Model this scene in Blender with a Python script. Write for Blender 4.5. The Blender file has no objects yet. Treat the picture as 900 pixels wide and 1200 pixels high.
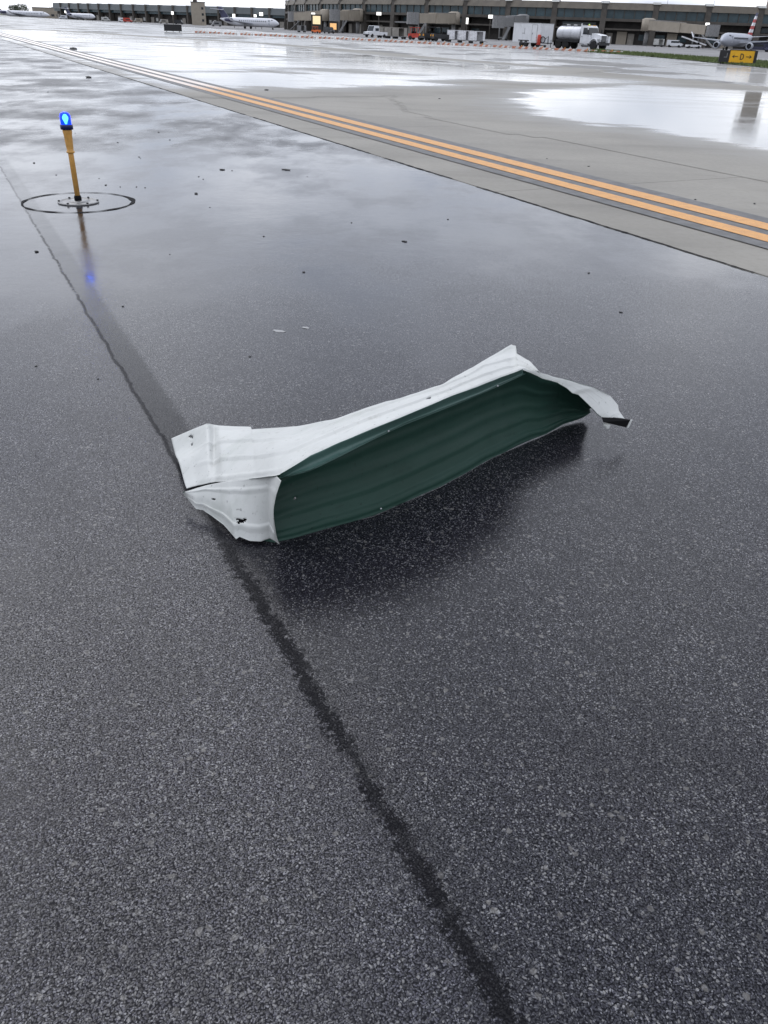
import bpy, bmesh, math, random
from mathutils import Vector, Matrix, noise
from math import sin, cos, pi, radians, atan, atan2
random.seed(7)
scene = bpy.context.scene
col = scene.collection

# ------------------------------------------------------------------ camera
CAM_H = 1.5; FPX = 933.0; PITCH = 0.5462516; ROLL = 0.0374827
CF = Vector((0, cos(PITCH), -sin(PITCH))); R0 = Vector((1, 0, 0)); U0 = R0.cross(CF)
CR = cos(ROLL)*R0 + sin(ROLL)*U0; CU = -sin(ROLL)*R0 + cos(ROLL)*U0
CC = Vector((0, 0, CAM_H))
cam = bpy.data.cameras.new('camera'); cam_o = bpy.data.objects.new('camera', cam); col.objects.link(cam_o)
cam_o.matrix_world = Matrix(((CR.x, CU.x, -CF.x, 0), (CR.y, CU.y, -CF.y, 0), (CR.z, CU.z, -CF.z, CAM_H), (0, 0, 0, 1)))
cam.sensor_fit = 'VERTICAL'; cam.sensor_height = 24; cam.lens = FPX/1200*24
cam.clip_start = 0.05; cam.clip_end = 20000
scene.camera = cam_o
scene.render.resolution_x = 768; scene.render.resolution_y = 1024

# ------------------------------------------------------------------ sky, sun, exposure
SUN_EL, SUN_AZ = radians(52), radians(-35)
world = bpy.data.worlds.new('World'); scene.world = world; world.use_nodes = True
wt = world.node_tree; wt.nodes.clear()
def wn(t, **k):
    n = wt.nodes.new(t)
    for a, b in k.items(): setattr(n, a, b)
    return n
w_sky = wn('ShaderNodeTexSky', sky_type='NISHITA', sun_disc=False)
w_sky.sun_elevation = SUN_EL; w_sky.sun_rotation = SUN_AZ
w_tc = wn('ShaderNodeTexCoord'); w_sep = wn('ShaderNodeSeparateXYZ'); wt.links.new(w_tc.outputs['Generated'], w_sep.inputs[0])
w_abs = wn('ShaderNodeMath', operation='ABSOLUTE'); wt.links.new(w_sep.outputs[2], w_abs.inputs[0])
w_add = wn('ShaderNodeMath', operation='ADD'); w_add.inputs[1].default_value = 0.22; wt.links.new(w_abs.outputs[0], w_add.inputs[0])
w_div = wn('ShaderNodeVectorMath', operation='DIVIDE'); wt.links.new(w_tc.outputs['Generated'], w_div.inputs[0])
w_cmb = wn('ShaderNodeCombineXYZ')
for i in range(3): wt.links.new(w_add.outputs[0], w_cmb.inputs[i])
wt.links.new(w_cmb.outputs[0], w_div.inputs[1])
w_noi = wn('ShaderNodeTexNoise'); w_noi.inputs['Scale'].default_value = 1.5; w_noi.inputs['Detail'].default_value = 6; w_noi.inputs['Roughness'].default_value = 0.55
wt.links.new(w_div.outputs[0], w_noi.inputs['Vector'])
w_rmp = wn('ShaderNodeValToRGB'); e = w_rmp.color_ramp.elements
e[0].position = 0.36; e[0].color = (5.9, 6.45, 7.8, 1); e[1].position = 0.64; e[1].color = (13.6, 13.9, 14.8, 1)
wt.links.new(w_noi.outputs['Fac'], w_rmp.inputs[0])
w_mix = wn('ShaderNodeMix', data_type='RGBA'); w_mix.inputs[0].default_value = 0.88
wt.links.new(w_sky.outputs[0], w_mix.inputs[6]); wt.links.new(w_rmp.outputs[0], w_mix.inputs[7])
w_bg = wn('ShaderNodeBackground'); w_bg.inputs[1].default_value = 0.1
w_dot = wn('ShaderNodeVectorMath', operation='DOT_PRODUCT'); wt.links.new(w_tc.outputs['Generated'], w_dot.inputs[0])
w_dot.inputs[1].default_value = (sin(SUN_AZ)*cos(SUN_EL), cos(SUN_AZ)*cos(SUN_EL), sin(SUN_EL))
w_mr = wn('ShaderNodeMapRange'); w_mr.inputs[1].default_value = -0.3; w_mr.inputs[2].default_value = 1.0; w_mr.inputs[3].default_value = 0.85; w_mr.inputs[4].default_value = 1.34
wt.links.new(w_dot.outputs['Value'], w_mr.inputs[0])
w_sc = wn('ShaderNodeVectorMath', operation='SCALE'); wt.links.new(w_mix.outputs[2], w_sc.inputs[0]); wt.links.new(w_mr.outputs[0], w_sc.inputs['Scale'])
wt.links.new(w_sc.outputs[0], w_bg.inputs[0])
w_out = wn('ShaderNodeOutputWorld'); wt.links.new(w_bg.outputs[0], w_out.inputs[0])
sun = bpy.data.lights.new('sun', 'SUN'); sun.energy = 0.6; sun.angle = radians(45); sun.color = (1, 0.97, 0.93)
sun_o = bpy.data.objects.new('sun', sun); col.objects.link(sun_o)
sd = Vector((sin(SUN_AZ)*cos(SUN_EL), cos(SUN_AZ)*cos(SUN_EL), sin(SUN_EL)))
sun_o.rotation_euler = sd.to_track_quat('Z', 'Y').to_euler()
scene.view_settings.view_transform = 'Standard'; scene.view_settings.look = 'None'
scene.view_settings.exposure = 0.12; scene.view_settings.gamma = 1.0; scene.view_settings.use_curve_mapping = False

# ------------------------------------------------------------------ surveying helpers
def at(x, y, z=0.0):
    d = CF*FPX + CR*(x-450) - CU*(y-600)
    return CC + d*((z-CAM_H)/d.z)
def proj(p):
    q = Vector(p)-CC; Z = q.dot(CF)
    return 450+FPX*q.dot(CR)/Z, 600-FPX*q.dot(CU)/Z
TAX = radians(-28.045)                                   # heading of the taxiway
AX = Vector((sin(TAX), cos(TAX), 0)); NX = Vector((cos(TAX), -sin(TAX), 0))
def ns(n, s, z=0.0): return NX*n + AX*s + Vector((0, 0, z))
def azim(x): return atan((x-450)/1092.0)
def spot(x, D, z=0.0):
    a = azim(x); return Vector((D*sin(a), D*cos(a), z))
def ground_z(p):
    n = Vector(p).dot(NX); t = min(1, max(0, (n-66)/44)); return -0.8*t*t*(3-2*t)

# ------------------------------------------------------------------ materials
class NT:
    def __init__(s, name):
        s.m = bpy.data.materials.new(name); s.m.use_nodes = True; s.t = s.m.node_tree
        s.b = s.t.nodes['Principled BSDF']
    def n(s, t, ins=None, **k):
        x = s.t.nodes.new(t)
        for a, b in k.items(): setattr(x, a, b)
        for a, b in (ins or {}).items(): s.put(b, x.inputs[a])
        return x
    def put(s, v, i):
        if hasattr(v, 'is_output'): s.t.links.new(v, i)
        elif hasattr(v, 'outputs'): s.t.links.new(v.outputs[0], i)
        else: i.default_value = v
    def math(s, op, a, b=0.0, c=0.0, clamp=False):
        x = s.n('ShaderNodeMath', operation=op, use_clamp=clamp)
        s.put(a, x.inputs[0]); s.put(b, x.inputs[1]); s.put(c, x.inputs[2]); return x.outputs[0]
    def mix(s, f, a, b):
        x = s.n('ShaderNodeMix', data_type='RGBA'); s.put(f, x.inputs[0]); s.put(a, x.inputs[6]); s.put(b, x.inputs[7]); return x.outputs[2]
    def fmix(s, f, a, b):
        x = s.n('ShaderNodeMix', data_type='FLOAT'); s.put(f, x.inputs[0]); s.put(a, x.inputs[2]); s.put(b, x.inputs[3]); return x.outputs[0]
    def step(s, v, lo, hi):
        x = s.n('ShaderNodeMapRange', interpolation_type='SMOOTHSTEP'); s.put(v, x.inputs[0]); x.inputs[1].default_value = lo; x.inputs[2].default_value = hi; return x.outputs[0]
    def noise(s, vec, scale, detail=3, rough=0.5, dim='3D'):
        x = s.n('ShaderNodeTexNoise', noise_dimensions=dim); s.put(vec, x.inputs['Vector']); x.inputs['Scale'].default_value = scale
        x.inputs['Detail'].default_value = detail; x.inputs['Roughness'].default_value = rough; return x.outputs['Fac']
    def coord(s, kind='Object'): return s.n('ShaderNodeTexCoord').outputs[kind]
    def scale(s, v, sc, off=(0, 0, 0)):
        x = s.n('ShaderNodeMapping'); s.put(v, x.inputs[0]); x.inputs['Scale'].default_value = sc; x.inputs['Location'].default_value = off; return x.outputs[0]
    def bump(s, h, strength, dist, normal=None):
        x = s.n('ShaderNodeBump'); s.put(strength, x.inputs['Strength']); x.inputs['Distance'].default_value = dist; s.put(h, x.inputs['Height'])
        if normal is not None: s.put(normal, x.inputs['Normal'])
        return x.outputs[0]
def c4(c): return (c[0], c[1], c[2], 1)
def plain(name, c, rough=0.5, metal=0.0, var=0.18, scale=3.0, emit=None, bump=0.0, ior=1.45, dirt=0.0):
    k = NT(name); o = k.coord()
    f = k.noise(o, scale, 4, 0.6)
    lo = tuple(v*(1-var) for v in c); hi = tuple(min(1, v*(1+var)) for v in c)
    cc = k.mix(k.step(f, 0.3, 0.7), c4(lo), c4(hi))
    if dirt > 0:
        g = k.noise(k.scale(o, (1, 1, 0.25)), scale*2.3, 5, 0.65)
        cc = k.mix(k.math('MULTIPLY', k.step(g, 0.52, 0.78), dirt), cc, (0.06, 0.055, 0.05, 1))
    k.put(cc, k.b.inputs['Base Color'])
    k.put(k.fmix(f, max(0.02, rough-0.08), min(1, rough+0.08)), k.b.inputs['Roughness'])
    k.b.inputs['Metallic'].default_value = metal; k.b.inputs['IOR'].default_value = ior
    if emit:
        k.b.inputs['Emission Color'].default_value = c4(emit[0]); k.b.inputs['Emission Strength'].default_value = emit[1]
    if bump > 0: k.put(k.bump(k.noise(o, scale*6, 4), 0.5, bump), k.b.inputs['Normal'])
    return k.m

def mat_asphalt(name, tone, film_bias, stones=4.2, gloss=1.0):
    k = NT(name); o = k.coord(); sep = k.n('ShaderNodeSeparateXYZ', {0: o}); N, S = sep.outputs[0], sep.outputs[1]
    warp = k.n('ShaderNodeTexNoise', {'Vector': o}); warp.inputs['Scale'].default_value = 60; warp.inputs['Detail'].default_value = 2
    wv = k.n('ShaderNodeVectorMath', {0: warp.outputs['Color'], 1: (0.012, 0.012, 0)}, operation='MULTIPLY')
    ow = k.n('ShaderNodeVectorMath', {0: o, 1: wv.outputs[0]}, operation='ADD').outputs[0]
    v1 = k.n('ShaderNodeTexVoronoi', {'Vector': ow}, voronoi_dimensions='2D'); v1.inputs['Scale'].default_value = 245
    v2 = k.n('ShaderNodeTexVoronoi', {'Vector': ow}, voronoi_dimensions='2D'); v2.inputs['Scale'].default_value = 140
    v3 = k.n('ShaderNodeTexVoronoi', {'Vector': ow}, voronoi_dimensions='2D'); v3.inputs['Scale'].default_value = 400
    r1 = k.n('ShaderNodeSeparateColor', {0: v1.outputs['Color']}).outputs[0]
    r2 = k.n('ShaderNodeSeparateColor', {0: v2.outputs['Color']}).outputs[1]
    r3 = k.n('ShaderNodeSeparateColor', {0: v3.outputs['Color']}).outputs[2]
    v4 = k.n('ShaderNodeTexVoronoi', {'Vector': ow}, voronoi_dimensions='2D'); v4.inputs['Scale'].default_value = 52
    r4 = k.n('ShaderNodeSeparateColor', {0: v4.outputs['Color']}).outputs[0]
    s4 = k.math('MULTIPLY', k.step(r4, 0.955, 0.99), k.step(v4.outputs['Distance'], 0.42, 0.25))
    d1 = k.step(v1.outputs['Distance'], 0.62, 0.30)
    d2 = k.step(v2.outputs['Distance'], 0.46, 0.26)
    s1 = k.math('MULTIPLY', k.math('POWER', r1, 2.0), d1)
    s2 = k.math('MULTIPLY', k.step(r2, 0.80, 0.97), d2)
    s3 = k.step(r3, 0.90, 1.0)
    big = k.noise(o, 0.7, 5, 0.6); mid = k.noise(o, 5.0, 5, 0.65)
    base = k.mix(s1, c4(tuple(t*0.38 for t in tone)), c4(tuple(t*stones for t in tone)))
    base = k.mix(k.math('MULTIPLY', s2, 0.8), base, (0.27, 0.265, 0.26, 1))  # light grey stones; wet sky sparkle is put into their colour too
    base = k.mix(k.math('MULTIPLY', s3, 0.6), base, (0.34, 0.34, 0.36, 1))
    base = k.mix(k.math('MULTIPLY', s4, 0.55), base, (0.23, 0.22, 0.205, 1))
    blotch = k.step(k.noise(o, 1.7, 6, 0.68), 0.40, 0.68)
    base = k.mix(k.math('MULTIPLY', blotch, 0.40), base, c4(tuple(t*0.5 for t in tone)))
    wear = k.step(mid, 0.25, 0.8)
    base = k.mix(k.math('MULTIPLY', wear, 0.45), base, c4(tuple(t*0.75 for t in tone)))
    # standing film of rainwater: more of it away from the crown of the shoulder
    far = k.math('SUBTRACT', k.step(S, 3.1, 6.6), k.math('MULTIPLY', k.step(S, 8, 15), 0.40))
    wp = k.n('ShaderNodeNewGeometry').outputs['Position']; fn0 = k.noise(k.scale(wp, (0.62, 0.36, 1)), 1.0, 7, 0.62)
    fn = k.math('ADD', k.math('MULTIPLY', k.math('SUBTRACT', fn0, 0.5), 2.3), 0.5)
    film = k.step(k.math('ADD', k.math('MULTIPLY', far, 0.60), k.math('ADD', fn, film_bias)), 0.52, 1.05)
    # tarred paving seam along n = 0.57
    wob = k.math('MULTIPLY', k.math('SUBTRACT', k.noise(k.scale(o, (0.0, 1, 0)), 4.0, 4, 0.7), 0.5), 0.06)
    off = k.math('ABSOLUTE', k.math('SUBTRACT', k.math('SUBTRACT', N, 0.578), wob))
    ragged = k.math('MULTIPLY', k.math('SUBTRACT', k.noise(o, 38.0, 4, 0.75), 0.5), 0.11)
    band = k.step(k.math('ADD', off, ragged), 0.031, 0.017)
    band = k.math('MULTIPLY', band, k.step(k.noise(k.scale(o, (0.4, 1, 1)), 3.2, 3, 0.6), 0.31, 0.44))
    band = k.math('MULTIPLY', band, k.math('SUBTRACT', 1.0, k.math('MULTIPLY', k.step(r1, 0.80, 0.88), 0.7)))
    band = k.math('MULTIPLY', band, k.step(S, 2.9, 1.9))
    crack = k.step(k.math('ADD', off, k.math('MULTIPLY', ragged, 0.28)), 0.013, 0.005)
    crack = k.math('MULTIPLY', crack, k.step(k.noise(k.scale(o, (0.2, 1, 1)), 5.0, 3, 0.6), 0.33, 0.45))
    crack = k.math('MULTIPLY', crack, k.math('SUBTRACT', 1.0, k.math('MULTIPLY', k.step(S, 6.0, 9.0), 0.5)))
    band = k.math('MAXIMUM', band, k.math('MULTIPLY', crack, 0.85))
    halo = k.math('MULTIPLY', k.step(k.math('ADD', off, k.math('MULTIPLY', ragged, 2.0)), 0.10, 0.02), 0.35)
    base = k.mix(halo, base, c4(tuple(t*0.55 for t in tone)))
    base = k.mix(k.math('MULTIPLY', band, 0.93), base, (0.0075, 0.0075, 0.009, 1))
    worn = k.math('MULTIPLY', k.step(k.math('ABSOLUTE', k.math('SUBTRACT', k.math('ADD', N, k.math('MULTIPLY', ragged, 0.8)), 0.64)), 0.085, 0.05), k.math('MULTIPLY', k.step(S, 1.6, 2.6), 0.85))
    base = k.mix(worn, base, c4(tuple(t*0.45 for t in tone)))
    k.put(k.mix(k.math('MULTIPLY', film, 0.4), base, c4(tuple(t*0.6 for t in tone))), k.b.inputs['Base Color'])
    drain = k.step(S, 6.0, 13.0)
    rough = k.fmix(film, k.fmix(drain, k.fmix(big, 0.17, 0.26), 0.40), k.fmix(k.step(k.noise(k.scale(wp, (0.9, 0.55, 1)), 1.0, 6, 0.62), 0.38, 0.62), 0.08, 0.24))
    glint = k.math('MULTIPLY', d1, k.math('ADD', 0.25, k.math('MULTIPLY', k.math('POWER', r3, 1.5), 1.1)))
    k.put(k.math('MULTIPLY', k.fmix(film, k.math('MULTIPLY', k.math('MULTIPLY', k.math('ADD', 0.12, glint), gloss), k.fmix(drain, 1.0, 0.7)), 0.5), k.math('MULTIPLY', k.fmix(band, 1.0, 0.22), k.math('SUBTRACT', 1.0, k.math('MULTIPLY', worn, 0.5)))), k.b.inputs['Specular IOR Level'])
    k.put(k.fmix(band, rough, 0.4), k.b.inputs['Roughness'])
    k.b.inputs['IOR'].default_value = 1.40
    h = k.math('ADD', k.math('MULTIPLY', d1, 0.6), k.math('ADD', k.math('MULTIPLY', r1, 0.7), k.math('MULTIPLY', s2, 0.5)))
    st = k.fmix(film, k.fmix(drain, 0.075, 0.12), 0.015)
    st = k.math('MULTIPLY', st, k.fmix(band, 1.0, 0.35))
    rip = k.bump(k.noise(wp, 9, 4, 0.6), k.math('MULTIPLY', film, 0.25), 0.004)
    k.put(k.bump(h, st, 0.0030, rip), k.b.inputs['Normal'])
    return k.m

def mat_concrete(name, tone, lo, hi, film_scale=0.16, glob=0.0, wr=0.09):
    k = NT(name); o = k.n('ShaderNodeNewGeometry').outputs['Position']
    big = k.noise(o, 0.35, 5, 0.6); fine = k.noise(o, 14, 4, 0.7); grit = k.noise(o, 160, 2, 0.6)
    c = k.mix(k.step(big, 0.3, 0.7), c4(tuple(t*0.84 for t in tone)), c4(tuple(t*1.1 for t in tone)))
    c = k.mix(k.math('MULTIPLY', k.step(fine, 0.45, 0.8), 0.30), c, c4(tuple(t*0.68 for t in tone)))
    c = k.mix(k.math('MULTIPLY', k.step(grit, 0.5, 0.75), 0.22), c, c4(tuple(t*0.55 for t in tone)))
    st_ = k.noise(k.scale(o, (0.10, 0.9, 1)), 1.0, 6, 0.65)
    c = k.mix(k.math('MULTIPLY', k.step(st_, 0.50, 0.72), 0.5), c, c4(tuple(t*0.62 for t in tone)))
    fn = k.noise(o, film_scale, 6, 0.6)
    film = k.step(k.math('ADD', fn, glob), lo, hi)
    k.put(k.mix(k.math('MULTIPLY', film, 0.55), c, c4(tuple(t*0.6 for t in tone))), k.b.inputs['Base Color'])
    k.put(k.fmix(film, k.fmix(fine, 0.5, 0.7), wr), k.b.inputs['Roughness'])
    k.b.inputs['IOR'].default_value = 1.36; k.put(k.fmix(film, 0.25, 0.5), k.b.inputs['Specular IOR Level'])
    rip = k.bump(k.noise(o, 5, 4, 0.6), k.math('MULTIPLY', film, 0.12), 0.004)
    k.put(k.bump(k.math('ADD', grit, fine), k.fmix(film, 0.35, 0.0), 0.0012, rip), k.b.inputs['Normal'])
    return k.m

M = {}
M['asphalt_l'] = mat_asphalt('wet_asphalt', (0.0275, 0.027, 0.0335), 0.02, 3.7, 0.74)
M['asphalt_r'] = mat_asphalt('wet_asphalt_lane', (0.0185, 0.0182, 0.0235), 0.0, 3.0, 0.85)
M['concrete'] = mat_concrete('damp_concrete', (0.262, 0.247, 0.217), 0.60, 0.72)
M['concrete_wet'] = mat_concrete('rain_covered_concrete', (0.19, 0.185, 0.175), 0.42, 0.50, 0.13, 0.0, 0.15)
def concrete_tone(k, o, tone):
    big = k.noise(o, 0.35, 5, 0.6); fine = k.noise(o, 14, 4, 0.7); grit = k.noise(o, 160, 2, 0.6)
    c = k.mix(k.step(big, 0.3, 0.7), c4(tuple(t*0.84 for t in tone)), c4(tuple(t*1.1 for t in tone)))
    c = k.mix(k.math('MULTIPLY', k.step(fine, 0.45, 0.8), 0.30), c, c4(tuple(t*0.68 for t in tone)))
    c = k.mix(k.math('MULTIPLY', k.step(grit, 0.5, 0.75), 0.22), c, c4(tuple(t*0.55 for t in tone)))
    st_ = k.noise(k.scale(o, (0.10, 0.9, 1)), 1.0, 6, 0.65)
    return k.mix(k.math('MULTIPLY', k.step(st_, 0.50, 0.72), 0.5), c, c4(tuple(t*0.62 for t in tone))), fine, grit
def mat_puddle():
    k = NT('standing_water'); o = k.n('ShaderNodeNewGeometry').outputs['Position']; tone = (0.262, 0.247, 0.217)
    c, fine, grit = concrete_tone(k, o, tone)
    pond = k.n('ShaderNodeAttribute', attribute_name='pond').outputs['Fac']; rain = k.n('ShaderNodeAttribute', attribute_name='rain').outputs['Fac']
    jit = k.math('SUBTRACT', k.noise(k.scale(o, (0.5, 1.2, 1)), 1.0, 7, 0.65), 0.5)
    pj = k.math('ADD', pond, k.math('MULTIPLY', jit, 2.4)); rj = k.math('ADD', rain, k.math('MULTIPLY', jit, 3.0))
    lay = k.step(k.noise(k.scale(o, (0.5, 1.0, 1)), 0.24, 7, 0.6), 0.36, 0.47)
    w1 = k.step(pj, -0.25, 0.45); w2 = k.math('MULTIPLY', k.step(rj, -0.3, 0.6), lay)
    wet = k.math('MAXIMUM', w1, w2)
    damp = k.math('MAXIMUM', k.step(pj, -1.7, -0.1), k.step(rj, -1.9, -0.1))
    c = k.mix(k.math('MULTIPLY', damp, 0.45), c, c4(tuple(t*0.55 for t in tone)))
    c = k.mix(k.math('MULTIPLY', wet, 0.6), c, (0.15, 0.15, 0.15, 1))
    k.put(c, k.b.inputs['Base Color'])
    dry = k.fmix(damp, k.fmix(fine, 0.5, 0.7), 0.42)
    k.put(k.fmix(wet, dry, k.fmix(k.step(k.noise(k.scale(o, (0.3, 0.8, 1)), 1.0, 4), 0.4, 0.7), 0.05, 0.11)), k.b.inputs['Roughness'])
    k.b.inputs['IOR'].default_value = 1.36; k.put(k.fmix(wet, k.fmix(damp, 0.25, 0.4), 0.5), k.b.inputs['Specular IOR Level'])
    rip = k.bump(k.noise(k.scale(o, (1, 2, 1)), 4.5, 4, 0.6), k.math('MULTIPLY', wet, 0.16), 0.004)
    k.put(k.bump(k.math('ADD', grit, fine), k.fmix(wet, 0.35, 0.0), 0.0012, rip), k.b.inputs['Normal'])
    return k.m
M['puddle'] = mat_puddle()
M['apron'] = mat_concrete('apron_concrete', (0.20, 0.195, 0.195), 0.52, 0.8, 0.05)
M['joint'] = plain('dark_joint_bed', (0.03, 0.03, 0.03), 0.7)  # dark bed showing through the slab joints
M['tar'] = plain('tar_sealant', (0.012, 0.012, 0.013), 0.8, var=0.4, scale=20, bump=0.003)
def mat_line():
    k = NT('yellow_line_paint'); o = k.n('ShaderNodeNewGeometry').outputs['Position']
    f = k.noise(o, 9, 5, 0.7); g = k.noise(o, 120, 2)
    c = k.mix(k.step(f, 0.35, 0.75), (0.66, 0.305, 0.05, 1), (0.50, 0.22, 0.04, 1))
    c = k.mix(k.math('MULTIPLY', k.step(g, 0.50, 0.72), 0.6), c, (0.22, 0.13, 0.06, 1))
    k.put(c, k.b.inputs['Base Color']); S = k.math('ADD', k.n('ShaderNodeVectorMath', {0: o, 1: tuple(AX)}, operation='DOT_PRODUCT').outputs['Value'], k.math('MULTIPLY', f, 2.0))
    wet = k.step(S, 22, 26); k.put(k.fmix(wet, 0.42, 0.04), k.b.inputs['Roughness']); k.put(k.fmix(wet, 0.3, 1.0), k.b.inputs['Specular IOR Level']); k.b.inputs['IOR'].default_value = 1.4
    return k.m
M['line'] = mat_line()
M['line_black'] = plain('black_line_border', (0.085, 0.084, 0.084), 0.5, scale=6, var=0.45)
M['line_black'].node_tree.nodes['Principled BSDF'].inputs['Specular IOR Level'].default_value = 0.3
M['tar'].node_tree.nodes['Principled BSDF'].inputs['Specular IOR Level'].default_value = 0.1
M['grass'] = plain('grass', (0.10, 0.13, 0.045), 0.8, var=0.4, scale=1.5)
M['earth'] = plain('airfield_turf', (0.09, 0.10, 0.05), 0.9, var=0.3, scale=0.02)
M['white_sheet'] = None
def mat_sheet(name, tone, rough, stain, spec=0.5):
    k = NT(name); o = k.coord()
    f = k.noise(o, 3.0, 5, 0.6); s = k.noise(k.scale(o, (1, 1, 1)), 11, 6, 0.7); rt = k.n('ShaderNodeMapping', {0: o}); rt.inputs['Rotation'].default_value = (0, 0, -0.733); rv = rt.outputs[0]
    sc = k.noise(k.scale(rv, (2.2, 75, 45)), 1.0, 5, 0.65); sm = k.noise(k.scale(rv, (2.0, 7, 5)), 1.0, 6, 0.65)
    c = k.mix(k.step(f, 0.3, 0.75), c4(tone), c4(tuple(t*0.88 for t in tone)))
    c = k.mix(k.math('MULTIPLY', k.step(s, 0.58, 0.8), stain), c, c4(tuple(t*v*0.62 for t, v in zip(tone, (1.0, 0.98, 0.9)))))
    c = k.mix(k.math('MULTIPLY', k.step(sc, 0.60, 0.70), stain*0.55), c, c4(tuple(t*0.6 for t in tone)))
    c = k.mix(k.math('MULTIPLY', k.step(sm, 0.46, 0.74), stain*0.55), c, c4(tuple(t*v for t, v in zip(tone, (0.66, 0.70, 0.66)))))
    fl = k.noise(o, 70, 2, 0.5); c = k.mix(k.math('MULTIPLY', k.step(fl, 0.68, 0.74), stain*0.7), c, c4(tuple(t*0.35 for t in tone)))
    k.b.inputs['Specular IOR Level'].default_value = spec; k.put(c, k.b.inputs['Base Color']); k.put(k.fmix(s, rough-0.1, rough+0.12), k.b.inputs['Roughness'])
    k.put(k.bump(k.math('ADD', f, k.math('MULTIPLY', s, 0.25)), 0.5, 0.008), k.b.inputs['Normal'])
    return k.m
M['white_sheet'] = mat_sheet('white_painted_steel', (0.55, 0.56, 0.54), 0.48, 0.95)
M['skylit_green'] = mat_sheet('skylit_green_steel', (0.062, 0.125, 0.108), 0.38, 0.6)  # same green paint lightened; skylight on the hem put into the colour
M['green_sheet'] = mat_sheet('green_painted_steel', (0.021, 0.058, 0.044), 0.5, 0.9, 0.25)
M['black_rubber'] = plain('black_rubber', (0.008, 0.008, 0.009), 0.65, var=0.3)
M['black_rubber'].node_tree.nodes['Principled BSDF'].inputs['Specular IOR Level'].default_value = 0.12
M['yellow_metal'] = plain('weathered_yellow_paint', (0.62, 0.33, 0.085), 0.5, var=0.12, scale=30, dirt=0.25)
M['plate'] = plain('galvanised_plate', (0.22, 0.22, 0.22), 0.35, 0.6, scale=30)
M['collar'] = plain('dark_blue_collar', (0.012, 0.016, 0.09), 0.35)
def mat_lens():
    k = NT('blue_glass'); k.b.inputs['Base Color'].default_value = (0.01, 0.06, 0.95, 1)
    k.b.inputs['Roughness'].default_value = 0.12; k.b.inputs['Transmission Weight'].default_value = 0.75; k.b.inputs['IOR'].default_value = 1.3
    k.b.inputs['Emission Color'].default_value = (0.0, 0.07, 1.0, 1); k.b.inputs['Emission Strength'].default_value = 0.5
    return k.m
M['lens'] = mat_lens()
M['bulb'] = plain('lit_bulb', (0.6, 0.8, 1.0), 0.4, emit=((0.35, 0.72, 1.0), 9.0))
M['white_paint'] = plain('white_vehicle_paint', (0.70, 0.71, 0.73), 0.35, var=0.05, dirt=0.25, scale=1.2)
M['tank_metal'] = plain('white_tank_enamel', (0.62, 0.63, 0.66), 0.25, 0.2, var=0.06, dirt=0.15, scale=1.0)
M['dark_glass'] = plain('dark_glass', (0.02, 0.025, 0.03), 0.12, var=0.1)
M['black_paint'] = plain('black_paint', (0.018, 0.018, 0.02), 0.45)
M['tyre'] = plain('tyre_rubber', (0.016, 0.016, 0.016), 0.75)
M['rim'] = plain('wheel_rim', (0.45, 0.45, 0.46), 0.4, 0.5)
M['chrome'] = plain('bright_metal', (0.45, 0.46, 0.47), 0.3, 0.8)
M['lime'] = plain('lime_beacon', (0.45, 0.75, 0.20), 0.4, emit=((0.5, 0.9, 0.2), 0.25))
M['red'] = plain('red_paint', (0.45, 0.05, 0.03), 0.5)
M['orange'] = plain('orange_plastic', (0.72, 0.16, 0.04), 0.55)
M['barrier_orange'] = plain('faded_orange_stripe', (0.44, 0.17, 0.10), 0.6, dirt=0.4)
M['barrier_white'] = plain('dirty_white_stripe', (0.55, 0.52, 0.49), 0.6, dirt=0.4)
M['amber'] = plain('amber_lamp', (0.8, 0.35, 0.03), 0.4)
M['sign_yellow'] = plain('sign_yellow', (0.83, 0.44, 0.02), 0.45, var=0.06)
M['tan'] = plain('tan_panel', (0.33, 0.29, 0.235), 0.6, var=0.08, scale=0.5, dirt=0.25)
M['tan_dark'] = plain('brown_parapet', (0.135, 0.118, 0.095), 0.7, var=0.15, scale=0.4, dirt=0.3)
M['fin'] = plain('column_concrete', (0.085, 0.076, 0.066), 0.75, var=0.2, scale=0.6)
M['cap'] = plain('pale_concrete', (0.46, 0.46, 0.44), 0.6)
M['glazing'] = plain('blue_green_glazing', (0.045, 0.075, 0.088), 0.22, var=0.25, scale=0.3)
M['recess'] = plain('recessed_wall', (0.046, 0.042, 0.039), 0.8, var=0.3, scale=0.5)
M['grey_band'] = plain('grey_band', (0.125, 0.14, 0.145), 0.6, var=0.15, scale=0.1)
M['grey'] = plain('mid_grey_paint', (0.20, 0.20, 0.20), 0.6)
M['pale_wall'] = plain('pale_service_wall', (0.30, 0.28, 0.25), 0.7, dirt=0.3, scale=0.8)
M['floodlight'] = plain('lit_floodlight', (0.9, 0.9, 0.9), 0.4, emit=((1.0, 0.98, 0.92), 1.4))
M['warm_light'] = plain('lit_doorway', (0.9, 0.6, 0.3), 0.5, emit=((1.0, 0.46, 0.12), 0.5))
M['warm_pale'] = plain('lit_window', (0.9, 0.75, 0.5), 0.5, emit=((1.0, 0.75, 0.38), 0.55))
M['plane_white'] = plain('aircraft_white', (0.66, 0.67, 0.71), 0.3, var=0.05, scale=0.3)
M['plane_silver'] = plain('aircraft_pale_silver', (0.36, 0.38, 0.43), 0.35, 0.1, var=0.05, scale=0.3)
M['plane_grey'] = plain('aircraft_silver', (0.40, 0.42, 0.46), 0.35, 0.2, var=0.06, scale=0.3)
M['navy'] = plain('navy_paint', (0.055, 0.058, 0.11), 0.4)
M['tail_red'] = plain('tail_red', (0.42, 0.06, 0.06), 0.4)
M['tail_white'] = plain('tail_white', (0.72, 0.72, 0.74), 0.4)
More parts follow.
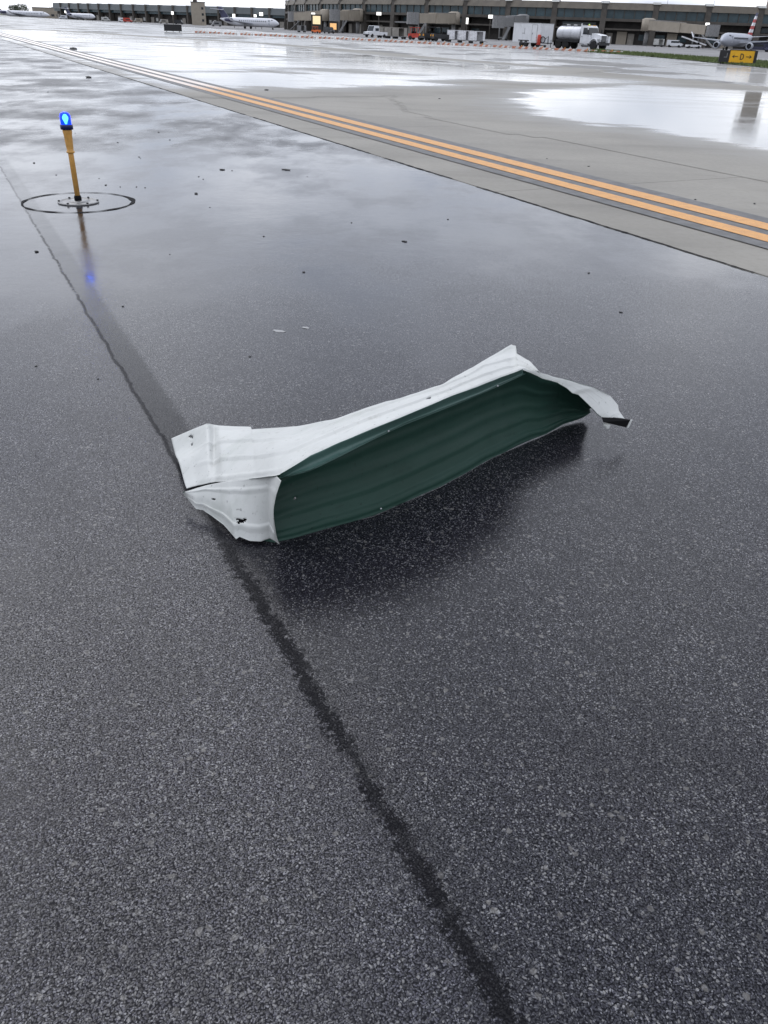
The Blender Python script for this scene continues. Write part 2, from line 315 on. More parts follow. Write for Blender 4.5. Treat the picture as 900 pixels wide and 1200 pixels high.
M['bark'] = plain('bark', (0.07, 0.055, 0.04), 0.9)
M['leaf'] = plain('leaf', (0.045, 0.06, 0.03), 0.8, var=0.4, scale=0.8)
M['stone'] = plain('asphalt_chunk', (0.02, 0.02, 0.021), 0.5, var=0.4, scale=40)
M['pale_flake'] = plain('pale_flake', (0.30, 0.30, 0.30), 0.5)

# ------------------------------------------------------------------ mesh helpers
class MB:
    def __init__(s): s.v = []; s.f = []; s.mi = []; s.sm = []
    def add(s, vs, fs, mi=0, smooth=False):
        o = len(s.v); s.v += [tuple(v) for v in vs]
        for f in fs: s.f.append(tuple(i+o for i in f)); s.mi.append(mi); s.sm.append(smooth)
        return s
    def box(s, c, d, rz=0.0, mi=0, tilt=None):
        m = Matrix.Rotation(rz, 3, 'Z')
        if tilt is not None: m = m @ tilt
        vs = [Vector(c)+m @ Vector((x*d[0]/2, y*d[1]/2, z*d[2]/2)) for x in (-1, 1) for y in (-1, 1) for z in (-1, 1)]
        return s.add(vs, [(0, 1, 3, 2), (4, 6, 7, 5), (0, 4, 5, 1), (2, 3, 7, 6), (0, 2, 6, 4), (1, 5, 7, 3)], mi)
    def hexa(s, a, mi=0):     # eight corners, bottom ring then top ring
        return s.add(a, [(3, 2, 1, 0), (4, 5, 6, 7), (0, 1, 5, 4), (1, 2, 6, 5), (2, 3, 7, 6), (3, 0, 4, 7)], mi)
    def loft(s, rings, mi=0, caps=True, smooth=True, closed=True):
        k = len(rings[0]); vs = [p for r in rings for p in r]; fs = []
        for i in range(len(rings)-1):
            for j in range(k if closed else k-1):
                fs.append((i*k+j, i*k+(j+1) % k, (i+1)*k+(j+1) % k, (i+1)*k+j))
        o = len(s.v); s.add(vs, fs, mi, smooth)
        if caps and closed:
            for r, rev in ((0, True), (len(rings)-1, False)):
                idx = [o+r*k+j for j in range(k)]; s.f.append(tuple(reversed(idx)) if rev else tuple(idx)); s.mi.append(mi); s.sm.append(False)
        return s
    def lathe(s, prof, k=16, c=(0, 0, 0), mi=0, axis='Z', smooth=True, caps=True):
        rings = []
        for r, h in prof:
            ring = []
            for j in range(k):
                a = 2*pi*j/k
                p = {'Z': (r*cos(a), r*sin(a), h), 'X': (h, r*cos(a), r*sin(a)), 'Y': (r*sin(a), h, r*cos(a))}[axis]
                ring.append(Vector(c)+Vector(p))
            rings.append(ring)
        return s.loft(rings, mi, caps, smooth)
    def tube(s, pts, r, k=8, mi=0):
        pts = [Vector(p) for p in pts]; rings = []
        for i, p in enumerate(pts):
            d = (pts[min(i+1, len(pts)-1)]-pts[max(i-1, 0)]).normalized()
            a = d.orthogonal().normalized() if abs(d.z) > 0.9 else d.cross(Vector((0, 0, 1))).normalized()
            b = d.cross(a); rr = r[i] if isinstance(r, (list, tuple)) else r
            rings.append([p+a*rr*cos(2*pi*j/k)+b*rr*sin(2*pi*j/k) for j in range(k)])
        return s.loft(rings, mi)
    def sheet(s, poly, z, mi=0):
        return s.add([(p[0], p[1], z if len(p) < 3 else p[2]) for p in poly], [tuple(range(len(poly)))], mi)
    def build(s, name, mats, parent=None, loc=None, rz=0.0):
        me = bpy.data.meshes.new(name); me.from_pydata(s.v, [], s.f)
        for m in (mats if isinstance(mats, (list, tuple)) else [mats]): me.materials.append(M[m] if isinstance(m, str) else m)
        for p, i, q in zip(me.polygons, s.mi, s.sm): p.material_index = i; p.use_smooth = q
        bm = bmesh.new(); bm.from_mesh(me); bmesh.ops.recalc_face_normals(bm, faces=bm.faces); bm.to_mesh(me); bm.free()
        o = bpy.data.objects.new(name, me); col.objects.link(o)
        if parent: o.parent = parent
        if loc is not None: o.location = loc
        o.rotation_euler.z = rz
        return o
def tag(o, label=None, cat=None, group=None, kind=None):
    if label: o['label'] = label
    if cat: o['category'] = cat
    if group: o['group'] = group
    if kind: o['kind'] = kind
    return o
def empty(name, loc, rz=0.0, label=None, cat=None, group=None):
    o = bpy.data.objects.new(name, None); o.empty_display_size = 0.3; col.objects.link(o); o.location = loc; o.rotation_euler.z = rz
    return tag(o, label, cat, group)
KIDS = {}
def copy_tree(o, parent=None):
    c = o.copy(); col.objects.link(c)
    if parent: c.parent = parent
    for ch in o.children: copy_tree(ch, c)
    return c
def wheel(parent, x, y, z, r, w, name='wheel'):
    t = MB().lathe([(r*0.62, -w/2), (r*0.95, -w/2), (r, -w*0.3), (r, w*0.3), (r*0.95, w/2), (r*0.62, w/2)], 18, axis='Y').build(name, 'tyre', parent, (x, y, z))
    MB().lathe([(r*0.6, -w*0.42), (r*0.64, -w*0.42), (r*0.64, w*0.42), (r*0.3, w*0.3), (r*0.25, w*0.46), (0.02, w*0.46)], 14, axis='Y').build('rim', 'rim', t)
    return t

# ------------------------------------------------------------------ ground
tag(MB().sheet([(-9000, -3000), (9000, -3000), (9000, 12000), (-9000, 12000)], -0.95).build('terrain', 'earth'), kind='structure')
def strip_obj(name, mat, n0, n1, s0, s1, z, sub=1):
    mb = MB()
    mb.add([(n0, s0, z), (n1, s0, z), (n1, s1, z), (n0, s1, z)], [(0, 1, 2, 3)])
    o = mb.build(name, mat); o.rotation_euler.z = -TAX; return o
def jag(s, amp, f, seed): return amp*(noise.noise((s*f, seed, 0.3))+0.5*noise.noise((s*f*3.1, seed, 7.3)))
def lane(name, mat, left, right, s0, s1, lj, rj):
    mb = MB(); s = s0; rows = []
    while s < s1:
        rows.append(s); s += 0.03 if s < 6 else (0.12 if s < 30 else 3)
    rows.append(s1); vs = []; fs = []
    for i, q in enumerate(rows):
        a, b = left+lj(q), right+rj(q)
        vs += [(a, q, 0), (b, q, 0), (b, q, -0.012)]
        vs += [(a, q, -0.012)]
        if i:
            o = (i-1)*4; p = i*4
            fs += [(o, o+1, p+1, p), (o+1, o+2, p+2, p+1), (o+3, o, p, p+3)]
    mb.add(vs, fs); o = mb.build(name, mat); o.rotation_euler.z = -TAX; return tag(o, kind='structure')
zero = lambda q: 0.0
seam = lambda q: jag(q, 0.006, 5, 2.0)
edge = lambda q: jag(q, 0.014, 3, 5.0)
lane('asphalt_shoulder', 'asphalt_l', -14, 0.572, -12, 900, zero, lambda q: seam(q))
lane('asphalt_lane', 'asphalt_r', 0.572, 5.31, -12, 900, lambda q: seam(q), lambda q: edge(q))
tag(strip_obj('pavement_bed', 'joint', -14.5, 70, -12, 900, -0.013), kind='structure')
# concrete taxiway, slab by slab where the joints can be seen
tax = tag(strip_obj('taxiway', 'concrete_wet', 29.46, 66, -12, 900, 0.0), kind='structure')
tax_far = tag(strip_obj('taxiway_extension', 'concrete_wet', 5.335, 29.45, 68.73, 900, 0.0), kind='structure')
SLW, SLL = 6.03, 6.1
def slab_mesh(w, l):
    mb = MB(); b = 0.006
    mb.add([(b, b, 0), (w-b, b, 0), (w-b, l-b, 0), (b, l-b, 0), (0.004, 0.004, -0.012), (w-0.004, 0.004, -0.012), (w-0.004, l-0.004, -0.012), (0.004, l-0.004, -0.012)],
           [(0, 1, 2, 3), (4, 5, 1, 0), (5, 6, 2, 1), (6, 7, 3, 2), (7, 4, 0, 3)])
    return mb
proto = None
for i in range(4):
    for j in range(12):
        s0 = 7.72-2*SLL+j*SLL
        if proto is None: o = proto = slab_mesh(SLW, SLL).build('slab', 'concrete', tax)
        else: o = proto.copy(); col.objects.link(o)
        o.parent = tax; o.rotation_euler = (0, 0, 0)
        o.location = (5.335+i*SLW, s0, 0.0)
# crack in the joint between asphalt and concrete
def ragged_strip(name, mat, n, s0, s1, w, z, f, seed, gap=0.0, mul=1.0):
    mb = MB(); s = s0; prev = None; step = 0.05
    while s < s1:
        st = step*(1 if s < 12 else 3)
        ww = w*(0.45+0.9*abs(noise.noise((s*f, seed, 0)))+0.5*noise.noise((s*f*4, seed, 3)))
        keep = noise.noise((s*0.9, seed, 9)) > gap-0.5
        cn = n+edge(s)*mul
        cur = ((cn-max(ww, 0.003), s, z), (cn+max(ww, 0.003), s, z))
        if prev and keep: mb.add([prev[0], prev[1], cur[1], cur[0]], [(0, 1, 2, 3)])
        prev = cur; s += st
    o = mb.build(name, mat); o.rotation_euler.z = -TAX; return tag(o, kind='structure')
ragged_strip('joint_sealant', 'tar', 5.322, 0, 70, 0.022, 0.004, 4.0, 3.0, 0.22)
# painted double edge line
def line(name, mat, n0, n1, s0, s1, z):
    mb = MB(); s = s0; prev = None
    while s < s1:
        j0 = jag(s, 0.006, 2.0, n0); j1 = jag(s, 0.006, 2.0, n1+3)
        cur = ((n0+j0, s, z), (n1+j1, s, z))
        if prev: mb.add([prev[0], prev[1], cur[1], cur[0]], [(0, 1, 2, 3)])
        prev = cur; s += 0.25
    o = mb.build(name, mat); o.rotation_euler.z = -TAX; return tag(o, kind='structure')
line('line_border', 'line_black', 6.06, 7.19, -10, 90, 0.008)
line('yellow_line', 'line', 6.27, 6.51, -10, 90, 0.012)
line('yellow_line', 'line', 6.69, 6.95, -10, 90, 0.012)
ragged_strip('joint_sealant', 'tar', 11.37, 27, 90, 0.012, 0.0115, 1.0, 13.0, 0.1)
ragged_strip('joint_sealant', 'tar', 17.4, 30, 90, 0.012, 0.0115, 1.0, 17.0, 0.1)
# standing water: outlines surveyed on the ground, roughened
def signed(poly, p):
    ins = False; dmin = 1e9; n = len(poly)
    for i in range(n):
        a, b = poly[i], poly[(i+1) % n]
        if (a[1] > p[1]) != (b[1] > p[1]) and p[0] < (b[0]-a[0])*(p[1]-a[1])/(b[1]-a[1])+a[0]: ins = not ins
        vx, vy = b[0]-a[0], b[1]-a[1]; t = max(0, min(1, ((p[0]-a[0])*vx+(p[1]-a[1])*vy)/(vx*vx+vy*vy+1e-9)))
        dx, dy = a[0]+t*vx-p[0], a[1]+t*vy-p[1]; dmin = min(dmin, dx*dx+dy*dy)
    d = math.sqrt(dmin); return d if ins else -d
def outline(pix): return [((q := at(x, y)).dot(NX), q.dot(AX)) for x, y in pix]
POND = outline([(590, 121), (612, 122), (604, 127), (628, 131), (618, 133), (650, 139), (700, 148), (720, 150), (705, 145), (745, 149), (790, 157), (830, 166), (900, 177), (1040, 200), (1100, 150), (1000, 112), (900, 108), (800, 103), (740, 99), (716, 102), (640, 105), (600, 108), (616, 112), (596, 116), (610, 118)])
RAIN = outline([(60, 62), (130, 82), (184, 101), (214, 104), (300, 104.3), (404, 103.5), (412, 101), (500, 101.5), (545, 100), (490, 95), (560, 93), (640, 97.5), (720, 98.5), (760, 96), (680, 90), (560, 84), (640, 80), (450, 66), (300, 51), (180, 44), (60, 36), (-40, 33), (-40, 40), (10, 49)])
rows = []; q = 3.0
while q < 330: rows.append(q); q += 0.16 if q < 14 else 0.16*(q/14)**1.4
cols = [5.36]; 
while cols[-1] < 65.5: cols.append(cols[-1]+(0.2 if cols[-1] < 24 else 0.5))
vs = []; a1 = []; a2 = []
for y in rows:
    for x in cols:
        vs.append((x, y, 0.004)); a1.append(signed(POND, (x, y)) if y < 40 and x < 60 else -9.0); a2.append(signed(RAIN, (x, y)) if y > 12 else -9.0)
fs = []; W_ = len(cols)
for i in range(len(rows)-1):
    for j in range(W_-1):
        k = (i*W_+j, i*W_+j+1, (i+1)*W_+j+1, (i+1)*W_+j)
        if max(max(a1[t], a2[t]) for t in k) > -2.6: fs.append(k)
used = sorted({t for f in fs for t in f}); ix = {t: i for i, t in enumerate(used)}
me = bpy.data.meshes.new('puddle'); me.from_pydata([vs[t] for t in used], [], [tuple(ix[t] for t in f) for f in fs]); me.materials.append(M['puddle'])
for nm, arr in (('pond', a1), ('rain', a2)):
    at_ = me.attributes.new(nm, 'FLOAT', 'POINT'); at_.data.foreach_set('value', [arr[t] for t in used])
o = bpy.data.objects.new('puddle', me); col.objects.link(o); o.rotation_euler.z = -TAX; tag(o, kind='structure')
# apron, gently falling away to the terminal
mb = MB(); prof = [66, 74, 82, 88, 94, 102, 110, 400]
for i in range(len(prof)-1):
    a, b = prof[i], prof[i+1]
    za, zb = ground_z(NX*a), ground_z(NX*b)
    mb.add([(a, -200, za), (b, -200, zb), (b, 1400, zb), (a, 1400, za)], [(0, 1, 2, 3)])
o = mb.build('apron', 'apron'); o.rotation_euler.z = -TAX; tag(o, kind='structure')

# grass island on the right: turf sheet and blades
gp = [(684, 60.5), (720, 63.5), (760, 66.5), (800, 70), (840, 74), (880, 78), (920, 82), (1050, 95), (1050, 84), (920, 73.5), (880, 71.5), (840, 68.5), (800, 65.5), (760, 62.5), (720, 60), (700, 58.5)]
gpts = [at(x, y, 0) for x, y in gp]
tag(MB().sheet([(p.x, p.y, 0.03) for p in gpts], 0.03).build('grass_verge', 'grass'), kind='structure')
mb = MB(); rnd = random.Random(3)
half = len(gpts)//2
for _ in range(9000):
    i = rnd.randrange(half-1); t = rnd.random(); u = rnd.random()
    a = gpts[i].lerp(gpts[i+1], t); b = gpts[-1-i].lerp(gpts[-2-i], t); p = a.lerp(b, u)
    h = rnd.uniform(0.06, 0.20); w = rnd.uniform(0.03, 0.08); an = rnd.uniform(0, pi)
    d = Vector((cos(an), sin(an), 0))*w; tip = Vector((rnd.uniform(-0.06, 0.06), rnd.uniform(-0.06, 0.06), h+0.03))
    mb.add([p-d+Vector((0, 0, 0.028)), p+d+Vector((0, 0, 0.028)), p+tip], [(0, 1, 2)])
tag(mb.build('grass', 'grass'), 'mown green grass on the strip behind the yellow sign', 'grass', kind='stuff')

# ------------------------------------------------------------------ torn metal panel
def cr(p0, p1, p2, p3, t):
    return 0.5*((2*p1)+(p2-p0)*t+(2*p0-5*p1+4*p2-p3)*t*t+(3*p1-p0-3*p2+p3)*t*t*t)
def spline(pts, n):
    out = []
    m = len(pts)-1
    for i in range(n+1):
        f = i/n*m; k = min(int(f), m-1); t = f-k
        out.append(cr(pts[max(k-1, 0)], pts[k], pts[k+1], pts[min(k+2, m)], t))
    return out
def columns(stations, nv, step):
    """stations: list of lists of 3D points; resampled along and across into a grid of columns"""
    st = [spline(s, nv) for s in stations]; grid = [st[0]]
    for a, b in zip(st, st[1:]):
        L = max((p-q).length for p, q in zip(a, b)); k = max(1, int(math.ceil(L/step)))
        for j in range(1, k+1): grid.append([p.lerp(q, j/k) for p, q in zip(a, b)])
    return grid
def smooth_grid(g, it, lock_rows=()):
    for _ in range(it):
        h = [list(c) for c in g]
        for i in range(1, len(g)-1):
            for j in range(len(g[0])):
                if j in lock_rows: continue
                h[i][j] = (g[i-1][j]+2*g[i][j]+g[i+1][j])/4
        g = h
    return g
def sheet_mesh(name, grids, mats, parent, flips, holes=(), dent=0.0042, thick=0.0014):
    mb = MB()
    for g, fl in zip(grids, flips):
        nv = len(g[0]); vs = []
        for i, c in enumerate(g):
            for j, p in enumerate(c):
                edge_w = 1.0 if 0 < j < nv-1 else 0.3
                vs.append(p+Vector((noise.noise(p*5+Vector((1, 2, 3))), noise.noise(p*5+Vector((7, 2, 3))), noise.noise(p*6+Vector((4, 9, 3)))+0.6*noise.noise(p*14)-1.3*abs(noise.noise(p*4.2+Vector((3, 1, 0))))-0.8*abs(noise.noise(p*9+Vector((0, 5, 2))))))*dent*edge_w)
        fs = []
        for i in range(len(g)-1):
            for j in range(nv-1):
                q = (i*nv+j, (i+1)*nv+j, (i+1)*nv+j+1, i*nv+j+1)
                if holes:
                    cx, cy = proj(sum((vs[k] for k in q), Vector())/4); skip = False
                    for hx, hy, rx, ry, an in holes:
                        dx, dy = cx-hx, cy-hy; u = dx*cos(an)+dy*sin(an); v = -dx*sin(an)+dy*cos(an)
                        if (u/rx)**2+(v/ry)**2 < 1: skip = True
                    if skip: continue
                fs.append(tuple(reversed(q)) if fl else q)
        mb.add(vs, fs, 0, True)
    me = bpy.data.meshes.new(name); me.from_pydata(mb.v, [], mb.f)
    for m in mats: me.materials.append(M[m])
    for p in me.polygons: p.use_smooth = True
    o = bpy.data.objects.new(name, me); col.objects.link(o); o.parent = parent
    md = o.modifiers.new('thickness', 'SOLIDIFY'); md.thickness = thick; md.offset = -1; md.material_offset = 1; md.material_offset_rim = 1; md.use_rim = True
    return o
ZS = [(200, 1), (300, 1.03), (330, 1.13), (420, 1.28), (520, 1.34), (580, 1.30), (616, 1.27), (640, 1.16), (660, 1.06), (680, 1.0), (740, 1.0)]
def zs(x):
    x = min(max(x, 200), 740)
    for a, b in zip(ZS, ZS[1:]):
        if x <= b[0]: return a[1]+(b[1]-a[1])*(x-a[0])/(b[0]-a[0])
panel = empty('metal_panel' , (0, 0, 0), label='torn curled sheet of corrugated metal lying on the asphalt, white outside and dark green inside', cat='metal debris')
P0 = at(327, 637); P1 = at(690, 487); UA = (P1-P0).normalized(); VA = Vector((-UA.y, UA.x, 0))      # along the sheet; away from the viewer
roof_st = [
 ((200.7, 514, .05), (219, 572.5, .025), 0), ((222, 504.5, .085), (232, 569, .045), 0), ((243, 496, .135), (246, 566, .078), .006), ((250, 497.5, .112), (252, 565, .088), -.004),
 ((257, 498.7, .12), (260, 564.5, .115), .014), ((280, 499.6, .135), (285, 562, .17), .015), ((294, 500, .145), (300, 560, .205), .015), ((294.6, 503, .145), (303, 559.5, .212), .015),
 ((320, 501, .16), (322, 557.5, .25), .02), ((350, 499, .175), (331, 555, .265), .02), ((391, 491.7, .19), (370, 531.5, .278), .02), ((437, 475.7, .20), (419.5, 510, .288), .02),
 ((487, 462, .205), (469, 490, .295), .02), ((519, 450, .22), (519, 469, .30), .012), ((551, 432, .235), (555, 455.5, .302), .01), ((565, 423, .24), (572, 449, .302), .008),
 ((590, 409, .25), (595, 440, .302), -.008), ((599, 403.5, .255), (601, 437.5, .302), -.02), ((604.5, 405, .255), (604, 436.3, .302), -.012), ((606, 414, .26), (607, 435.2, .302), .0),
 ((620, 423, .272), (613, 433.6, .302), .0), ((631, 435.5, .284), (621, 436.5, .298), .0), ((634, 438, .283), (635.5, 443.5, .283), .0), ((659, 443.6, .27), (653, 448, .265), .002),
 ((680, 449.5, .25), (664, 454.5, .25), .004), ((696, 454, .228), (671, 460.5, .235), .006), ((706, 459, .206), (678, 462.5, .225), .006), ((715.5, 464, .18), (689, 473, .19), .006),
 ((724.4, 474.7, .145), (697, 481, .16), .005), ((725, 481, .13), (700, 484.5, .148), .004), ((732.4, 491.5, .105), (705, 488.5, .13), .002)]
def roof_station(b, f, bulge):
    q = zs(f[0]); B = at(b[0], b[1], b[2]*q); F = at(f[0], f[1], f[2]*q)
    zz = .016 if b[0] < 240 else 0.0
    return [B, B.lerp(F, .25)+Vector((0, 0, bulge*.8-zz)), B.lerp(F, .5)+Vector((0, 0, zz*.6))+Vector((0, 0, bulge)), B.lerp(F, .75)+Vector((0, 0, bulge*.6)), F]
NR = 56
roof = columns([roof_station(*s) for s in roof_st], NR, 0.008)
roof = smooth_grid(roof, 3, lock_rows=(0, NR))
def rib(x, c, w, h): 
    d = abs(x-c); return h*max(0.0, min(1.0, (w-d)/(w*0.45)))
for i, c in enumerate(roof):
    fade = min(1.0, max(0.0, (i-8)/30))*min(1.0, max(0.15, (1.30-(c[NR]-P0).dot(UA))/0.1))
    for j in range(NR+1):
        t = j/NR
        c[j] = c[j]+Vector((0, 0, 1))*fade*(rib(t, .07, .03, .004)+rib(t, .36, .035, .007)+rib(t, .66, .035, .007)+rib(t, .92, .035, .006))
front_st = [
 ((214, 577, .07), (216, 580.5, .045)), ((231, 571.5, .09), (230, 596.4, .035)), ((240, 569, .10), (238, 598, .03)), ((247, 567.3, .112), (248.7, 605, .025)),
 ((258, 565.2, .132), (262, 615, .02)), ((268, 563.7, .15), (276.5, 632, .014)), ((272, 563.2, .156), (280.7, 629, .02)), ((285, 561.8, .178), (293, 633.8, .014)),
 ((300, 559.8, .208), (305.5, 634.7, .014)), ((314, 558, .236), (316, 631, .018))]
fs_ = []
for T, B in front_st:
    a, b = at(*T), at(*B); out = Vector((0, -0.006, 0.010)); fs_.append([a, a.lerp(b, .25)+out*.7, a.lerp(b, .5)+out, a.lerp(b, .75)+out*.7, b])
fs_.append([at(324, 557.5, .278), at(321.5, 583, .222), at(319.8, 603, .155), at(321, 625, .06), at(322, 634, .016)])
fs_.append([at(329.5, 563, .288), at(323.5, 583, .228), at(321.2, 603, .160), at(323.5, 627, .055), at(327.5, 638, .006)])
front = columns(fs_, 40, 0.006)
front = smooth_grid(front, 2, lock_rows=(40,))
for i, c in enumerate(front):
    fade = min(1.0, i/20)*min(1.0, max(0.15, (len(front)-i)/12))
    for j in range(41):
        t = j/40; c[j] = c[j]+Vector((0, -0.5, 0.85))*fade*(rib(t, .20, .04, .006)+rib(t, .80, .045, .007))
wall_st = [((306, 633.5, .002), (306, 553, .185)), ((322, 636, .002), (322, 549.5, .215)), ((345, 630.5, .002), (348, 533, .235)), ((391, 617, .002), (391, 515, .245)), ((437, 604.5, .002), (430, 497, .250)),
 ((519, 569, .002), (500, 468.5, .258)), ((547.5, 553, .002), (535, 456, .262)), ((576, 537, .002), (566, 444, .264)), ((600, 525, .003), (592, 434, .264)), ((622, 515.5, .003), (615, 430.5, .266)),
 ((640, 508.5, .004), (634, 441.2, .235)), ((660.5, 497, .006), (657, 447.2, .218)), ((675, 492, .009), (672, 458, .196)), ((684, 488.5, .014), (684, 466, .166)), ((691, 483.5, .035), (694, 476.5, .138))]
wall_pts = []
for k, (lo, tp) in enumerate(wall_st):
    L, T = at(*lo), at(tp[0], tp[1], tp[2]*zs(tp[0])); dp = 0.05 if k < 10 else 0.05*(15-k)/6
    wall_pts.append([L.lerp(T, t)+VA*dp*sin(pi*min(1, t*1.05))*(0.45+0.75*t) for t in (0, .06, .14, .25, .38, .52, .66, .8, .92, 1.0)])
wall = columns(wall_pts, 44, 0.01)
wall = smooth_grid(wall, 3, lock_rows=(0,))
for i, c in enumerate(wall):
    for j in range(45):
        t = j/44; r_ = rib(t, .13, .06, .005)+rib(t, .36, .035, .004)+rib(t, .50, .03, .003)+rib(t, .68, .035, .004)
        c[j] = c[j]+Vector((0, 0, r_*0.8))-VA*r_*1.3
holes = [(283.5, 610.5, 6.5, 1.9, -0.35), (279, 608.5, 3.0, 1.2, 0.4), (250.3, 585, 2.0, 1.1, 0), (224, 511.8, 2.6, 1.1, 0.3), (225, 521, 1.2, 1.2, 0), (345, 584.5, 2.6, 1.2, -0.6), (502.5, 466.5, 3.0, 1.2, -0.2)]
sheet_mesh('panel_sheet', [roof, front, wall], ['white_sheet', 'green_sheet'], panel, [True, True, True], holes)
# torn hem folded along the lip, green side out
hem_t = [(329, 556, .266), (331, 553.5, .270), (355, 537.5, .280), (419.5, 509, .292), (462, 492, .299), (519, 468, .305), (569, 449, .307), (611.5, 433.3, .307)]
hem_b = [(327.5, 561, .248), (333.5, 567, .238), (391, 538.7, .252), (423, 523, .258), (455, 505.6, .264), (547.5, 469, .272), (600, 446, .280), (615.5, 438.5, .285)]
hs = []
for k in range(9):
    f = k/8
    def pick(L):
        x = L[0][0]+(L[-1][0]-L[0][0])*f
        for a, b in zip(L, L[1:]):
            if a[0] <= x <= b[0] or (b is L[-1]): 
                t = (x-a[0])/max(1e-6, b[0]-a[0]); q = [a[i]+(b[i]-a[i])*t for i in range(3)]; return at(q[0], q[1], q[2]*zs(q[0]))
        return at(*L[0])
    T, Bq = pick(hem_t), pick(hem_b)
    hs.append([T, T.lerp(Bq, .12)+Vector((0, -.004, .006)), T.lerp(Bq, .45)+Vector((0, .006, -.006)), T.lerp(Bq, .8)+Vector((0, -.002, .0)), T.lerp(Bq, .92)+Vector((0, -.006, .006)), Bq])
hem = columns(hs, 20, 0.012)
sheet_mesh('folded_hem', [hem], ['skylit_green', 'green_sheet'], panel, [True], dent=0.003)
MB().tube([c[-2]+Vector((0, -.002, .002)) for c in hem[::4]], 0.0022, 6).build('hem_edge', 'skylit_green', panel)  # bright fold line as a bead in the lightened green
# dark strip at the far tip and the curled white scrap under it
mb = MB(); a, b, c_, d = at(704.5, 486.5, .133), at(738.5, 492.5, .103), at(734, 501, .072), at(706.5, 494.5, .112)
th = Vector((0.002, 0.006, 0.0))
mb.hexa([d, c_, c_+th, d+th, a, b, b+th, a+th]); mb.build('tip_strip', 'black_rubber', panel)['label'] = 'black strip at the drooping tip'
mb = MB(); a, b = at(734.2, 501.3, .07), at(738.8, 492.5, .10); mb.hexa([a, a+Vector((.01, 0, .002)), a+Vector((.01, .004, .002)), a+Vector((0, .004, 0)), b, b+Vector((.008, 0, .002)), b+Vector((.008, .004, .002)), b+Vector((0, .004, 0))]); mb.build('strip_end', 'white_sheet', panel)
cg = [[at(707.0, 496, .10), at(711, 494.5, .10), at(715.6, 495.5, .10)], [at(706.8, 499, .088), at(711, 499, .092), at(715.8, 498.5, .09)], [at(710.5, 502.5, .078), at(712.5, 502.8, .078), at(715, 501, .08)]]
sheet_mesh('torn_scrap', [columns(cg, 8, 0.004)], ['white_sheet', 'green_sheet'], panel, [False], dent=0.001)
# bright discs on hem and lower rib, standing in for light through holes
discs = MB()
sc = None
for x, y, z in ((455.3, 505.3, .268*zs(455)), (583, 452.5, .284*zs(583)), (446.5, 596.0, .024)):
    p = at(x, y, z)-CF*0.004
    if sc is None: o = sc = MB().lathe([(0.0035, 0), (0.0035, 0.002), (0.002, 0.003)], 8).build('hole_light_disc', 'chrome', panel, p)
    else: o = sc.copy(); col.objects.link(o); o.parent = panel; o.location = p
    o.rotation_euler = (-CF).to_track_quat('Z', 'Y').to_euler()

# ------------------------------------------------------------------ blue edge light
lp = at(92, 237)
el = empty('taxiway_light', lp, label='lit blue taxiway edge light on a yellow stem', cat='airfield light')
MB().lathe([(0.30*0.62, 0.0), (0.30*0.62, 0.010), (0.165, 0.014), (0.158, 0.006), (0.09, 0.006), (0.085, 0.016), (0.03, 0.018)], 32).build('base_plate', 'plate', el)
bo = None
for k in range(6):
    a = pi*2*k/6+0.3
    if bo is None: o = bo = MB().lathe([(0.011, 0.008), (0.011, 0.022), (0.004, 0.023)], 6).build('bolt', 'black_paint', el)
    else: o = bo.copy(); col.objects.link(o); o.parent = el
    o.location = (0.172*cos(a), 0.172*sin(a), 0)
MB().lathe([(0.033, 0.01), (0.033, 0.05), (0.03, 0.056), (0.027, 0.062)], 16).build('coupling', 'black_rubber', el)
MB().lathe([(0.024, 0.055), (0.024, 0.43), (0.022, 0.44)], 16).build('stem', 'yellow_metal', el)
MB().lathe([(0.026, 0.425), (0.037, 0.432), (0.037, 0.440), (0.029, 0.446), (0.031, 0.47), (0.034, 0.52), (0.0365, 0.58), (0.041, 0.60), (0.041, 0.628)], 20).build('housing', 'yellow_metal', el)
MB().lathe([(0.04, 0.622), (0.055, 0.624), (0.056, 0.655), (0.053, 0.664), (0.04, 0.666)], 24).build('collar', 'collar', el)
MB().lathe([(0.046, 0.664), (0.047, 0.70), (0.046, 0.735), (0.040, 0.752), (0.026, 0.763), (0.008, 0.767)], 24).build('lens', 'lens', el)
MB().lathe([(0.006, 0.675), (0.012, 0.69), (0.019, 0.705), (0.020, 0.722), (0.012, 0.738), (0.004, 0.742)], 14).build('bulb', 'bulb', el)
# ring cut in the asphalt round its base
mb = MB(); K = 120; prev = None
for k in range(K+1):
    a = 2*pi*k/K; r = 0.495+0.008*noise.noise((cos(a)*2, sin(a)*2, 3)); w = 0.024*(0.55+0.9*noise.noise((cos(a)*3, sin(a)*3, 8)))
    cur = [lp+Vector((cos(a)*(r-w), sin(a)*(r-w), 0.004)), lp+Vector((cos(a)*(r+w), sin(a)*(r+w), 0.004))]
    if prev: mb.add([prev[0], prev[1], cur[1], cur[0]], [(0, 1, 2, 3)])
    prev = cur
tag(mb.build('saw_cut_ring', 'tar'), kind='structure')

